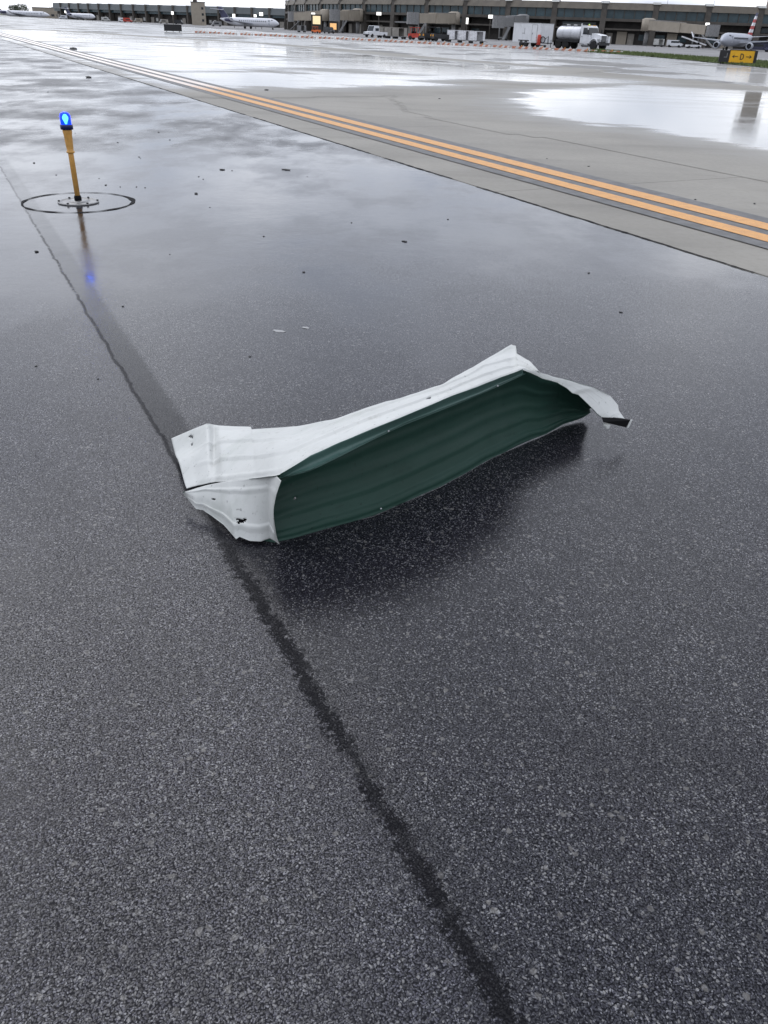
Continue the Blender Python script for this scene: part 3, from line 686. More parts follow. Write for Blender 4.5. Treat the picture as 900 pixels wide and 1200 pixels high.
# ------------------------------------------------------------------ small litter on the pavement
def pebble(r, seed, flat=0.6, stretch=1.0):
    bm = bmesh.new(); bmesh.ops.create_icosphere(bm, subdivisions=1, radius=r); rr = random.Random(seed)
    for v in bm.verts: v.co *= rr.uniform(0.65, 1.2); v.co.z *= flat; v.co.x *= stretch
    zmin = min(v.co.z for v in bm.verts)
    for v in bm.verts: v.co.z -= zmin*0.35
    mb = MB(); mb.add([v.co for v in bm.verts], [[v.index for v in f.verts] for f in bm.faces]); bm.free(); return mb
special = [(312, 106, .055, 1.3, 'stone', 'black rubber clump on the wet concrete beside the yellow lines', 'debris lump'),
 (335, 199, .022, 3.2, 'stone', 'short straight black stick on the wet asphalt below the yellow lines', 'stick'),
 (260, 199, .020, 2.2, 'stone', 'crooked black twig on the wet asphalt left of the straight stick', 'twig'),
 (230, 227, .022, .9, 'stone', 'larger black pebble right of the ring round the blue light', 'pebble'),
 (43, 295, .018, 1, 'stone', 'lone black pebble left of the light\'s reflection', 'pebble'),
 (327, 388, .018, 2.2, 'pale_flake', 'long pale flake on the asphalt behind the torn panel', 'flake'),
 (358, 384, .015, 2.0, 'pale_flake', 'small pale flake just right of the long pale flake', 'flake'),
 (356, 319, .014, 1.1, 'stone', 'single dark pebble between the light and the torn panel', 'pebble'),
 (474, 283, .015, 2.2, 'stone', 'thin dark twig in mid asphalt right of the lone pebble', 'twig'),
 (815, 234, .016, 1, 'stone', 'dark pebble left of its neighbour on the concrete beyond the yellow lines', 'pebble'),
 (884, 239, .017, 1, 'stone', 'dark pebble at the right edge on concrete beyond the yellow lines', 'pebble'),
 (86, 57.5, .16, 1.8, 'stone', 'dark lump at the edge of the bright wet concrete, far left', 'debris lump'),
 (104, 91, .07, 1.5, 'stone', 'dark lump on the asphalt beyond the blue light', 'debris lump')]
for i, (x, y, r, st, m, lb, ct) in enumerate(special):
    o = pebble(r, i, 0.5 if m == 'stone' else 0.12, st).build('flake' if m == 'pale_flake' else 'litter', m, None, at(x, y, 0.001)); o.rotation_euler.z = random.uniform(-0.5, 0.2); tag(o, lb, ct)
base_p = [pebble(1.0, 60+i, 0.6, 1.0+0.4*(i % 3)).build('pebble', 'stone') for i in range(4)]
bits = [(246, 243, .010, 'below the larger pebble right of the ring'), (309, 277, .012, 'halfway between the ring and the lone mid pebble'), (124, 217, .018, 'just above the right half of the saw-cut ring'), (141, 219, .012, 'above the right end of the ring, left of a close pair'), (160, 219, .014, 'outside the right end of the ring, left one of a close pair'), (170, 220, .012, 'outside the right end of the ring, right one of a close pair'), (138, 167, .015, 'right of the yellow stem at mid height'), (199, 164, .018, 'far right of the blue lens, short of the yellow lines'), (66, 205, .014, 'left of the foot of the yellow stem'), (40, 191, .022, 'left of the yellow stem, the largest there'), (163, 184, .016, 'right of the stem, upper one of a touching pair'), (164.5, 185.5, .010, 'right of the stem, lower one of a touching pair'), (186, 155, .022, 'widest one upper right of the blue light'), (238, 210, .012, 'just above the larger pebble right of the ring'), (116, 209, .010, 'close right of the stem above the ring'), (88, 156, .012, 'just right of the dark blue collar'), (56, 108, .03, 'upper left beyond the blue light'), (690, 320, .014, 'near the right end of the joint by the concrete'), (728, 366, .012, 'right side of the asphalt above the torn panel\'s tip'), (412, 261, .012, 'left of the thin twig in mid asphalt'), (525, 257, .013, 'right of the thin twig in mid asphalt'), (293, 418, .010, 'just behind the back edge of the torn panel'), (42, 429, .009, 'left edge, level with the torn panel\'s top'), (115, 444, .009, 'right of the dark seam, left of the torn panel'), (144, 359, .012, 'right of the seam below the light\'s reflection'), (199, 298, .008, 'lower right of the light\'s reflection'), (690, 195, .02, 'on the concrete below the puddle'), (641, 186, .016, 'on the concrete between yellow lines and puddle tip'), (515, 116, .05, 'on the grey concrete left of the puddle tip'), (272, 200, .014, 'touching the right end of the crooked twig'), (233, 207, .012, 'upper left of the larger pebble'), (360, 207, .011, 'right of the straight black stick')]
for i, (x, y, r, lb) in enumerate(bits):
    o = base_p[i] if i < 4 else base_p[i % 4].copy()
    if i >= 4: col.objects.link(o)
    o.location = at(x, y, 0.001); r *= 0.72; o.scale = (r, r, r*0.8); o.rotation_euler.z = random.uniform(0, 6)
    tag(o, 'tiny dark crumb '+lb, 'pebble', 'tiny dark crumbs scattered on the pavement')

# ------------------------------------------------------------------ taxiway signs
def letter_D(mb, cx, cz, w, h, t, y, th):
    pts_o, pts_i = [], []
    pts_o.append((cx-w/2, cz-h/2)); pts_i.append((cx-w/2+t, cz-h/2+t))
    for k in range(9):
        a = -pi/2+pi*k/8
        pts_o.append((cx-w/2+w*0.45+w*0.55*cos(a), cz+h/2*sin(a))); pts_i.append((cx-w/2+t+(w*0.45-t)+(w*0.55-t)*cos(a), cz+(h/2-t)*sin(a)))
    pts_o.append((cx-w/2, cz+h/2)); pts_i.append((cx-w/2+t, cz+h/2-t))
    n = len(pts_o)
    for i in range(n):
        j = (i+1) % n
        q = [pts_o[i], pts_o[j], pts_i[j], pts_i[i]]
        mb.hexa([(p[0], y, p[1]) for p in q]+[(p[0], y-th, p[1]) for p in q])
def arrow(mb, cx, cz, L, d, y, th, t=0.045):
    mb.box((cx, y-th/2, cz), (L, th, t))
    tip = cx+d*L/2
    for s in (-1, 1):
        q = [(tip+d*0.03, cz), (tip-d*0.10, cz+s*0.10), (tip-d*0.10-d*0.06, cz+s*0.10), (tip-d*0.045, cz)]
        mb.hexa([(p[0], y, p[1]) for p in q]+[(p[0], y-th*0.9, p[1]) for p in q])
sg0 = at(864, 75.5)
sgn = empty('taxiway_sign', sg0, -atan2(sg0.x, sg0.y)+0.06, 'yellow taxiway sign with black arrows and the letter D, on the grass strip', 'airfield sign')
MB().box((0.18, 0, 0.51), (1.72, 0.24, 0.78)).build('panel', 'sign_yellow', sgn)
MB().box((-1.06, 0.02, 0.50), (0.66, 0.30, 0.76)).build('side_panel', 'black_paint', sgn)
mb = MB(); mb.box((-0.70, 0.0, 0.51), (0.05, 0.32, 0.86)); mb.box((1.13, 0.0, 0.50), (0.20, 0.34, 0.86)); mb.box((0.18, 0, 0.925), (1.76, 0.28, 0.05)); mb.box((0.18, 0, 0.095), (1.76, 0.28, 0.05)); mb.build('frame', 'black_paint', sgn)
for x in (-1.2, -0.55, 0.2, 1.0):
    MB().tube([(x, 0, -0.02), (x, 0, 0.12)], 0.05).build('leg', 'black_paint', sgn)
mb = MB(); letter_D(mb, 0.20, 0.51, 0.26, 0.40, 0.06, -0.1205, 0.012); mb.build('letter', 'black_paint', sgn)
for cx, d in ((-0.28, -1), (0.66, 1)):
    mb = MB(); arrow(mb, cx, 0.51, 0.36, d, -0.1205, 0.012); mb.build('arrow', 'black_paint', sgn)
mb = MB()
mb.box((-0.95, -0.133, 0.44), (0.22, 0.012, 0.05)); mb.box((-0.86, -0.133, 0.56), (0.05, 0.012, 0.30)); mb.build('sign_mark', 'grey', sgn)
b0 = at(203, 37.5)
bs = empty('airfield_sign', b0, -atan2(b0.x, b0.y), 'black back of an airfield sign standing alone on the far left pavement', 'airfield sign')
MB().box((0, 0, 0.50), (2.35, 0.25, 0.78)).build('panel', 'black_paint', bs)
mb = MB(); mb.box((-1.2, 0, 0.5), (0.06, 0.3, 0.84)); mb.box((1.2, 0, 0.5), (0.06, 0.3, 0.84)); mb.box((0, 0.0, 0.91), (2.46, 0.28, 0.04)); mb.build('frame', 'black_rubber', bs)
for x in (-0.9, 0, 0.9): MB().tube([(x, 0, -0.02), (x, 0, 0.12)], 0.05).build('leg', 'black_paint', bs)

# ------------------------------------------------------------------ low barricades along the closed edge
def barricade():
    root = empty('barricade', (0, 0, 0))
    L = 2.3
    prof = [(-0.13, 0), (0.13, 0), (0.13, 0.06), (0.085, 0.20), (-0.085, 0.20), (-0.13, 0.06)]
    sec = lambda x, sh: [Vector((x+(sh*p[1]), p[0], p[1])) for p in prof]
    mb = MB(); n = 6
    for k in range(n):
        x0 = -L/2+L*k/n; x1 = -L/2+L*(k+1)/n
        s0 = 0 if k == 0 else 0.9; s1 = 0 if k == n-1 else 0.9
        r0 = sec(x0, s0); r1 = sec(x1, s1)
        mb.loft([r0, r1], mi=k % 2, caps=(k in (0, n-1)), smooth=False)
    mb.build('body', ['barrier_orange', 'barrier_white'], root)
    MB().lathe([(0.04, 0.20), (0.04, 0.23), (0.055, 0.24), (0.05, 0.29), (0.03, 0.31)], 8).build('warning_lamp', 'amber', root)
    return root
ORD = ['first', 'second', 'third', 'fourth', 'fifth', 'sixth', 'seventh', 'eighth', 'ninth', 'tenth', 'eleventh', 'twelfth', 'thirteenth', 'fourteenth', 'fifteenth', 'sixteenth', 'seventeenth', 'eighteenth', 'nineteenth']
TENS = {20: 'twent', 30: 'thirt'}
def ordinal(i):
    if i < 19: return ORD[i]
    t, u = (i+1)//10*10, (i+1) % 10
    return TENS[t]+('ieth' if u == 0 else 'y-'+ORD[u-1])
bp = barricade()
line_px = [(236, 38.5), (400, 46.2), (520, 52.3), (640, 58.3), (748, 63.6)]
pl = [at(x, y) for x, y in line_px]
seg = []; acc = 0
for a, b in zip(pl, pl[1:]): seg.append((acc, (b-a).length, a, b)); acc += (b-a).length
d = 0.0; i = 0
names = []
while d < acc:
    for s0, L, a, b in seg:
        if s0 <= d <= s0+L:
            p = a.lerp(b, (d-s0)/L); dr = b-a
    o = bp if i == 0 else copy_tree(bp)
    o.location = Vector((p.x, p.y, ground_z(p)))
    o.rotation_euler = (0, 0, atan2(dr.y, dr.x)+random.uniform(-0.12, 0.12))
    tag(o, ordinal(i)+' low striped barricade from the left in the row along the far pavement edge', 'barricade', 'low striped barricades along the apron edge')
    d += 2.75+random.uniform(-0.15, 0.25); i += 1
tp = at(752, 63.5)

# ------------------------------------------------------------------ tanker truck and box trailer
def pose(p, heading_right, toward):
    """rotation so that local +X points along heading: heading_right of the view's right and 'toward' the viewer"""
    az = atan2(p.x, p.y); r = Vector((cos(az), -sin(az), 0)); f = Vector((sin(az), cos(az), 0))
    h = r*heading_right - f*toward; return atan2(h.y, h.x)
tk0 = at(679, 56.8); tk0.z = ground_z(tk0)
tk = empty('tanker_truck', tk0, pose(tk0, 0.80, 0.60), 'white tanker truck parked facing right beside the white box trailer', 'truck')
MB().box((-0.2, 0, 0.82), (6.9, 0.85, 0.22)).build('chassis', 'black_paint', tk)
rings = []
for x, sc_ in ((-3.25, 0.80), (-3.18, 0.95), (-3.05, 1.0), (0.35, 1.0), (0.48, 0.95), (0.55, 0.80)):
    rings.append([Vector((x, 1.12*sc_*cos(a)*(1+0.06*abs(sin(2*a))), 1.78+0.78*sc_*sin(a)*(1+0.06*abs(sin(2*a))))) for a in [2*pi*k/28 for k in range(28)]])
tnk = MB().loft(rings).build('tank', 'tank_metal', tk)
for x in (-2.1, -0.9): 
    MB().loft([[Vector((x+dx, 1.135*cos(a)*(1+0.06*abs(sin(2*a))), 1.78+0.795*sin(a)*(1+0.06*abs(sin(2*a))))) for a in [2*pi*k/28 for k in range(28)]] for dx in (-0.04, 0.04)], caps=False).build('tank_band', 'chrome', tnk)
mb = MB(); mb.box((-1.3, 0, 2.60), (3.2, 0.6, 0.06)); 
for y in (-0.32, 0.32): mb.tube([(-2.9, y, 2.62), (-2.9, y, 2.80), (0.2, y, 2.80), (0.2, y, 2.62)], 0.025, 6)
mb.build('catwalk', 'grey', tk)
for x in (-2.2, -1.1): MB().lathe([(0.24, 2.60), (0.24, 2.72), (0.2, 2.75)], 14, (x, 0, 0)).build('hatch', 'chrome', tk)
mb = MB(); mb.box((-1.3, 1.0, 0.95), (3.6, 0.25, 0.30)); mb.box((-1.3, -1.0, 0.95), (3.6, 0.25, 0.30)); mb.box((-3.3, 0, 1.0), (0.10, 2.1, 0.5)); mb.build('frame_skirt', 'black_paint', tk)
# cab profile
cp = [(0.72, 0.75), (2.25, 0.75), (2.25, 1.52), (1.95, 1.62), (1.70, 2.50), (1.45, 2.68), (0.80, 2.68), (0.72, 2.60)]
def prism_y(prof, y0, y1, taper=0.0, zt=1.6):
    a = [Vector((x, y0+(taper if z > zt else 0), z)) for x, z in prof]; b = [Vector((x, y1-(taper if z > zt else 0), z)) for x, z in prof]
    return MB().loft([a, b], smooth=False)
cab = prism_y(cp, -1.12, 1.12, 0.08).build('cab', 'white_paint', tk)
hp = [(2.2, 0.95), (3.52, 0.95), (3.60, 1.20), (3.55, 1.62), (3.30, 1.72), (2.2, 1.86)]
hood = prism_y(hp, -0.78, 0.78, 0.04, 1.55).build('hood', 'white_paint', tk)
for s in (-1, 1):
    ar = [(2.28+0.72*0+0.62*cos(a)+0.58, 0.62+0.62*sin(a)) for a in [pi*k/8 for k in range(9)]]
    mb = MB()
    for k in range(8):
        (x0, z0), (x1, z1) = ar[k], ar[k+1]
        mb.hexa([(x0, s*0.70, z0), (x1, s*0.70, z1), (x1, s*1.17, z1), (x0, s*1.17, z0), (x0, s*0.70, z0+0.14), (x1, s*0.70, z1+0.14), (x1, s*1.15, z1+0.12), (x0, s*1.15, z0+0.12)])
    mb.build('fender', 'white_paint', tk)
    MB().box((3.40, s*0.90, 1.12), (0.22, 0.30, 0.26)).build('headlight', 'chrome', tk)
    mb = MB(); mb.tube([(2.0, s*1.12, 1.75), (2.1, s*1.40, 1.80)], 0.02, 6); mb.box((2.1, s*1.42, 1.95), (0.10, 0.20, 0.55)); mb.build('mirror', 'black_paint', tk)
    mb = MB(); mb.hexa([(1.05, s*1.06, 1.72), (1.82, s*1.06, 1.72), (1.62, s*1.06, 2.42), (1.05, s*1.06, 2.42), (1.05, s*1.128, 1.72), (1.82, s*1.128, 1.72), (1.62, s*1.05+s*.01, 2.42), (1.05, s*1.05+s*.01, 2.42)]); mb.build('side_window', 'dark_glass', tk)
    mb = MB(); mb.box((1.35, s*1.125, 1.25), (1.02, 0.014, 0.86)); dr_ = mb.build('door', 'white_paint', tk); MB().box((1.0, s*1.14, 1.45), (0.16, 0.03, 0.04)).build('handle', 'black_paint', dr_)
    MB().lathe([(0.27, -0.5), (0.29, -0.48), (0.29, 0.48), (0.27, 0.5)], 14, (1.45, s*0.82, 0.62), axis='X').build('fuel_tank', 'chrome', tk)
    MB().box((0.95, s*1.0, 0.52), (0.5, 0.3, 0.06)).build('step', 'grey', tk)
mb = MB(); mb.hexa([(1.985, -0.98, 1.70), (1.985, 0.98, 1.70), (1.745, 0.92, 2.44), (1.745, -0.92, 2.44), (1.93, -0.98, 1.66), (1.93, 0.98, 1.66), (1.69, 0.92, 2.44), (1.69, -0.92, 2.44)]); mb.build('windshield', 'dark_glass', tk)
mb = MB(); mb.box((3.60, 0, 1.32), (0.06, 1.0, 0.62)); gr = mb.build('grille', 'black_paint', tk)
for k in range(5): MB().box((3.64, 0, 1.10+0.11*k), (0.03, 0.98, 0.03)).build('grille_bar', 'chrome', gr)
MB().box((3.62, 0, 0.72), (0.22, 2.3, 0.30)).build('bumper', 'black_paint', tk)
MB().lathe([(0.09, 2.68), (0.09, 2.80), (0.06, 2.86)], 10, (1.05, 0, 0)).build('beacon', 'lime', tk)
for y in (-0.7, -0.35, 0.35, 0.7): MB().box((1.5, y, 2.70), (0.10, 0.12, 0.07)).build('marker_lamp', 'amber', tk)
MB().tube([(0.62, -0.95, 1.0), (0.62, -0.95, 2.9)], 0.07, 10).build('exhaust_stack', 'chrome', tk)
for x, y in ((2.86, 0.95), (2.86, -0.95), (-1.6, 0.92), (-1.6, -0.92), (-2.75, 0.92), (-2.75, -0.92)): wheel(tk, x, y, 0.51, 0.51, 0.34)
for y in (-0.9, 0.9): MB().box((-3.42, y, 0.62), (0.03, 0.5, 0.6)).build('mudflap', 'black_rubber', tk)
MB().box((3.70, 0.95, 1.15), (0.04, 0.42, 0.85)).build('front_plate', 'white_paint', tk)

tr0 = at(624, 54.8); tr0.z = ground_z(tr0)
tr = empty('box_trailer', tr0, pose(tr0, 0.70, 0.715), 'white enclosed box trailer with a side door, left of the tanker truck', 'trailer')
MB().box((-0.2, 0, 1.57), (4.9, 2.3, 2.05)).build('body', 'white_paint', tr)
mb = MB(); mb.box((-0.2, 0, 2.61), (4.96, 2.36, 0.05)); mb.box((-0.2, 0, 0.52), (4.94, 2.34, 0.08)); mb.build('trim', 'chrome', tr)
dr_ = MB().box((1.25, -1.16, 1.55), (0.85, 0.03, 1.75)).build('side_door', 'white_paint', tr); MB().box((0.95, -1.18, 1.5), (0.06, 0.03, 0.2)).build('handle', 'black_paint', dr_)
mb = MB()
for x in (0.80, 1.70): mb.box((x, -1.165, 1.55), (0.035, 0.03, 1.8))
mb.box((1.25, -1.165, 2.45), (0.93, 0.03, 0.035)); mb.build('door_frame', 'grey', tr)
mb = MB(); mb.box((-0.55, -1.158, 1.75), (0.05, 0.016, 0.7)); mb.box((-0.72, -1.158, 1.5), (0.5, 0.016, 0.05)); mb.build('emblem', 'grey', tr)
for x in (-1.0, -0.15):
    for y in (-1.05, 1.05): wheel(tr, x, y, 0.36, 0.36, 0.24)
mb = MB(); mb.box((-0.57, -1.17, 0.72), (1.9, 0.10, 0.10)); mb.box((-0.57, 1.17, 0.72), (1.9, 0.10, 0.10)); mb.build('wheel_arch', 'black_paint', tr)
mb = MB(); mb.tube([(2.25, 0.6, 0.5), (3.4, 0, 0.5)], 0.05, 6); mb.tube([(2.25, -0.6, 0.5), (3.4, 0, 0.5)], 0.05, 6); mb.tube([(3.2, 0, 0.02), (3.2, 0, 0.9)], 0.04, 6); mb.build('drawbar', 'black_paint', tr)
# red pump cart in front of the trailer
rc0 = at(634, 55.5); rc0.z = ground_z(rc0)
rc = empty('pump_cart', rc0, pose(rc0, 1, 0), 'red pump cart with black hoses standing against the white box trailer', 'equipment cart')
MB().lathe([(0.22, 0.25), (0.24, 0.3), (0.24, 1.25), (0.18, 1.38), (0.06, 1.42)], 12, (-0.35, 0, 0)).build('tank', 'red', rc)
MB().box((0.0, 0, 0.22), (1.3, 0.6, 0.08)).build('base', 'black_paint', rc)
mb = MB()
for k in range(4): mb.tube([(0.1+0.28*cos(a), -0.1+0.08*k, 0.85+0.34*sin(a)) for a in [2*pi*q/12 for q in range(13)]], 0.06, 6)
mb.tube([(0.35, -0.1, 0.9), (0.75, -0.15, 1.25), (0.8, -0.15, 0.4)], 0.06, 6); mb.build('hose', 'black_rubber', rc)
for x in (-0.45, 0.45): wheel(rc, x, -0.3, 0.16, 0.16, 0.1)
mb = MB(); mb.tube([(-0.6, 0, 0.25), (-0.75, 0, 1.1), (-0.75, -0.3, 1.1)], 0.03, 6); mb.build('handle', 'red', rc)

# ------------------------------------------------------------------ terminals
TCAZ = radians(14.0); TR = 180.0; TD = 320.0
TC = Vector((sin(TCAZ), cos(TCAZ), 0))*(TR+TD); TU = -Vector((sin(TCAZ), cos(TCAZ), 0)); TW = Vector((cos(TCAZ), -sin(TCAZ), 0))
def ring(k, off=0.0, z=0.0):
    ph = radians(1.75+5.25*(k-9)); return TC+(TR+off)*(cos(ph)*TU+sin(ph)*TW)+Vector((0, 0, z))
GZ = -0.8
def bay_quad(f, k0, k1, o0, o1, z0, z1, ob0=None, ob1=None):
    """solid between two bay lines, outer offset o1 at z0 / ob1 at z1, inner offset o0"""
    ob0 = o0 if ob0 is None else ob0; ob1 = o1 if ob1 is None else ob1
    return [f(k0, o0, z0), f(k0, o1, z0), f(k1, o1, z0), f(k1, o0, z0), f(k0, ob0, z1), f(k0, ob1, z1), f(k1, ob1, z1), f(k1, ob0, z1)]
ter = empty('terminal', ring(6, 0, GZ), label='long curved brown terminal building with blue-grey glazing behind the tanker truck', cat='building')
def part(mb, name, mat, root):
    return mb.build(name, mat, root, -root.location)
K0, K1 = -4, 15
for k in range(K0, K1):
    e0, e1 = k+0.055, k+0.945
    part(MB().hexa(bay_quad(ring, e0, e1, -1.5, 0.9, 9.05, 11.0, -1.5, -0.3)), 'parapet_panel', 'tan_dark', ter)
    part(MB().hexa(bay_quad(ring, e0, e1, -1.2, -0.2, 6.55, 9.04)), 'window', 'glazing', ter)
    mb = MB()
    for q in (0.2, 0.4, 0.6, 0.8): mb.hexa(bay_quad(ring, k+q-0.006, k+q+0.006, -0.3, -0.08, 6.56, 9.03))
    part(mb, 'mullion', 'fin', ter)['kind'] = 'stuff'
    part(MB().hexa(bay_quad(ring, e0, e1, -1.6, 0.55, 5.75, 6.54)), 'sill_band', 'fin', ter)
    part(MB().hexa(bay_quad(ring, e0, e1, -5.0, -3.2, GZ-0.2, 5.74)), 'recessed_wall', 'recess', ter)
    part(MB().hexa(bay_quad(ring, e0, e1, -3.3, 0.2, 3.25, 3.75)), 'canopy_slab', 'fin' if k % 3 else 'grey', ter)
    rr = random.Random(k*7+1)
    # lower-storey doors, panels and windows
    for q in range(4):
        a = k+0.09+q*0.22; t = rr.random()
        if t < 0.30: part(MB().hexa(bay_quad(ring, a, a+0.13, -3.3, -3.0, GZ, 2.4)), 'door', 'pale_wall', ter)
        elif t < 0.55: part(MB().hexa(bay_quad(ring, a, a+0.18, -3.3, -3.05, 0.5, 2.3)), 'window', 'glazing', ter)
        elif t < 0.7: part(MB().hexa(bay_quad(ring, a, a+0.20, -3.3, -2.4, GZ, 2.9)), 'service_wall', 'tan', ter)
    if rr.random() < 0.6: part(MB().hexa(bay_quad(ring, k+0.15, k+0.85, -3.3, -3.02, 4.0, 5.3)), 'upper_window', 'glazing', ter)
for k in range(K0, K1+1):
    part(MB().hexa(bay_quad(ring, k-0.055, k+0.055, -2.0, 1.2, GZ-0.2, 11.05, -2.0, 0.2)), 'column', 'fin', ter)
    part(MB().hexa(bay_quad(ring, k-0.075, k+0.075, -2.2, 0.7, 10.75, 11.35, -2.2, 0.1)), 'column_cap', 'cap', ter)
mb = MB()
for k in range(K0, K1): mb.hexa(bay_quad(ring, k, k+1, -28, -1.3, 10.6, 10.95))
part(mb, 'roof', 'fin', ter)
mb = MB()
for k in range(K0, K1): mb.hexa(bay_quad(ring, k, k+1, -28, -5.0, GZ-0.2, 10.59))
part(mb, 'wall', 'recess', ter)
for k in (1.5, 4.3, 6.75, 7.9, 9.2, 10.1, 11.3):
    part(MB().tube([ring(k, -2.5, 10.9), ring(k, -2.5, 13.4)], 0.05, 5), 'lightning_rod', 'grey', ter)
for k, nm in ((0.3, 1), (5.6, 2)):
    part(MB().hexa(bay_quad(ring, k, k+0.4, -12, -7, 10.9, 12.0)), 'rooftop_unit', 'grey', ter)

# second terminal, far left
A1, A2 = spot(362, 600), spot(42, 800)
FD = (A2-A1); FL = FD.length; FDn = FD.normalized(); FN = Vector((FDn.y, -FDn.x, 0)); FN = FN if FN.dot(A1) < 0 else -FN
NB = 20
def ring2(k, off=0.0, z=0.0):
    t = k/NB; bow = 14*(1-(2*t-1)**2); return A1+FD*t+FN*(off+bow)+Vector((0, 0, z))
ter2 = empty('terminal', ring2(10, 0, GZ), label='distant grey curved terminal on the left horizon behind parked jets', cat='building')
for k in range(NB):
    e0, e1 = k+0.04, k+0.96
    part(MB().hexa(bay_quad(ring2, e0, e1, -2, 0.8, 6.2, 10.0, -2, 0.0)), 'parapet_panel', 'grey_band', ter2)
    part(MB().hexa(bay_quad(ring2, e0, e1, -2, -0.5, 4.6, 6.19)), 'window', 'glazing', ter2)
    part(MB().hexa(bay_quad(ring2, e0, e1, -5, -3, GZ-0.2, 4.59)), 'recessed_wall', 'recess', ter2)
    rr = random.Random(k+50)
    for q in range(3):
        a = k+0.1+q*0.3; t = rr.random()
        if t < 0.35: part(MB().hexa(bay_quad(ring2, a, a+0.22, -3.1, -2.4, GZ, 2.6)), 'service_wall', 'pale_wall', ter2)
        elif t < 0.6: part(MB().hexa(bay_quad(ring2, a, a+0.15, -3.1, -2.8, 0.2, 2.2)), 'door', 'cap', ter2)
    part(MB().hexa(bay_quad(ring2, k-0.04, k+0.04, -2.5, 1.3, GZ-0.2, 10.15)), 'column', 'fin', ter2)
mb = MB()
for k in range(NB): mb.hexa(bay_quad(ring2, k, k+1, -30, -2, 9.6, 9.95))
part(mb, 'roof', 'grey_band', ter2)
mb = MB()
for k in range(NB): mb.hexa(bay_quad(ring2, k, k+1, -30, -5.1, GZ-0.2, 9.59))
part(mb, 'wall', 'recess', ter2)
# tan stair tower and low tan hall by it
def block(name, x0, x1, D, z1, mat, label, depth=10, top=None):
    a, b = spot(x0, D), spot(x1, D); c = (a+b)/2; w = (b-a).length
    r = empty(name, Vector((c.x, c.y, GZ)), -atan2(c.x, c.y), label, 'building')
    MB().box((0, depth/2, (z1-GZ)/2-0.1), (w, depth, z1-GZ+0.2)).build('wall', mat, r)
    MB().box((0, depth/2, z1-GZ+0.12), (w+0.5, depth+0.5, 0.3)).build('roof', top or 'fin', r)
    return r, w
r, w = block('stair_tower', 203.5, 220, 560, 10.6, 'tan', 'plain tan stair tower in front of the distant left terminal')
MB().box((-1.5, 4, 12.2), (2.4, 3, 1.4)).build('plant_room', 'fin', r)
for k in range(3): MB().box((w*0.3, -0.05, 2.5+3*k), (1.2, 0.12, 1.2)).build('window', 'dark_glass', r)
r, w = block('service_building', 17, 52, 840, 6.6, 'tan', 'low tan service building at the far left beyond a parked jet')
for k in range(5): MB().box((-w/2+2.5+k*w/5.4, -0.05, 2.2), (2.4, 0.12, 1.6)).build('window', 'dark_glass', r)
r, w = block('pavilion', 353, 376, 425, 10.2, 'tan_dark', 'dark brown end pavilion at the left end of the curved brown terminal', depth=8)
for k in range(2): MB().box((-w/2+2+k*w/2.2, -0.06, 8.2), (2.6, 0.14, 2.0)).build('window', 'glazing', r)
MB().box((0, -0.08, 3.0), (w*0.8, 0.14, 2.6)).build('recess', 'recess', r)
# control tower rising out of the frame at top right
ct = spot(877, 520, GZ)
ctw = empty('control_tower', ct, -atan2(ct.x, ct.y), 'tan control tower shaft rising behind the terminal roof at upper right', 'tower')
MB().box((0, 0, 17), (8.2, 8.2, 34)).build('shaft', 'tan', ctw)
MB().lathe([(5.5, 34), (7.2, 35.5), (7.2, 36.5)], 8).build('gallery', 'tan', ctw)
MB().lathe([(6.0, 36.5), (7.0, 40.2)], 8, smooth=False).build('cab_glazing', 'dark_glass', ctw)
MB().lathe([(7.6, 40.2), (7.6, 41.0), (2, 42)], 8, smooth=False).build('roof', 'tan', ctw)

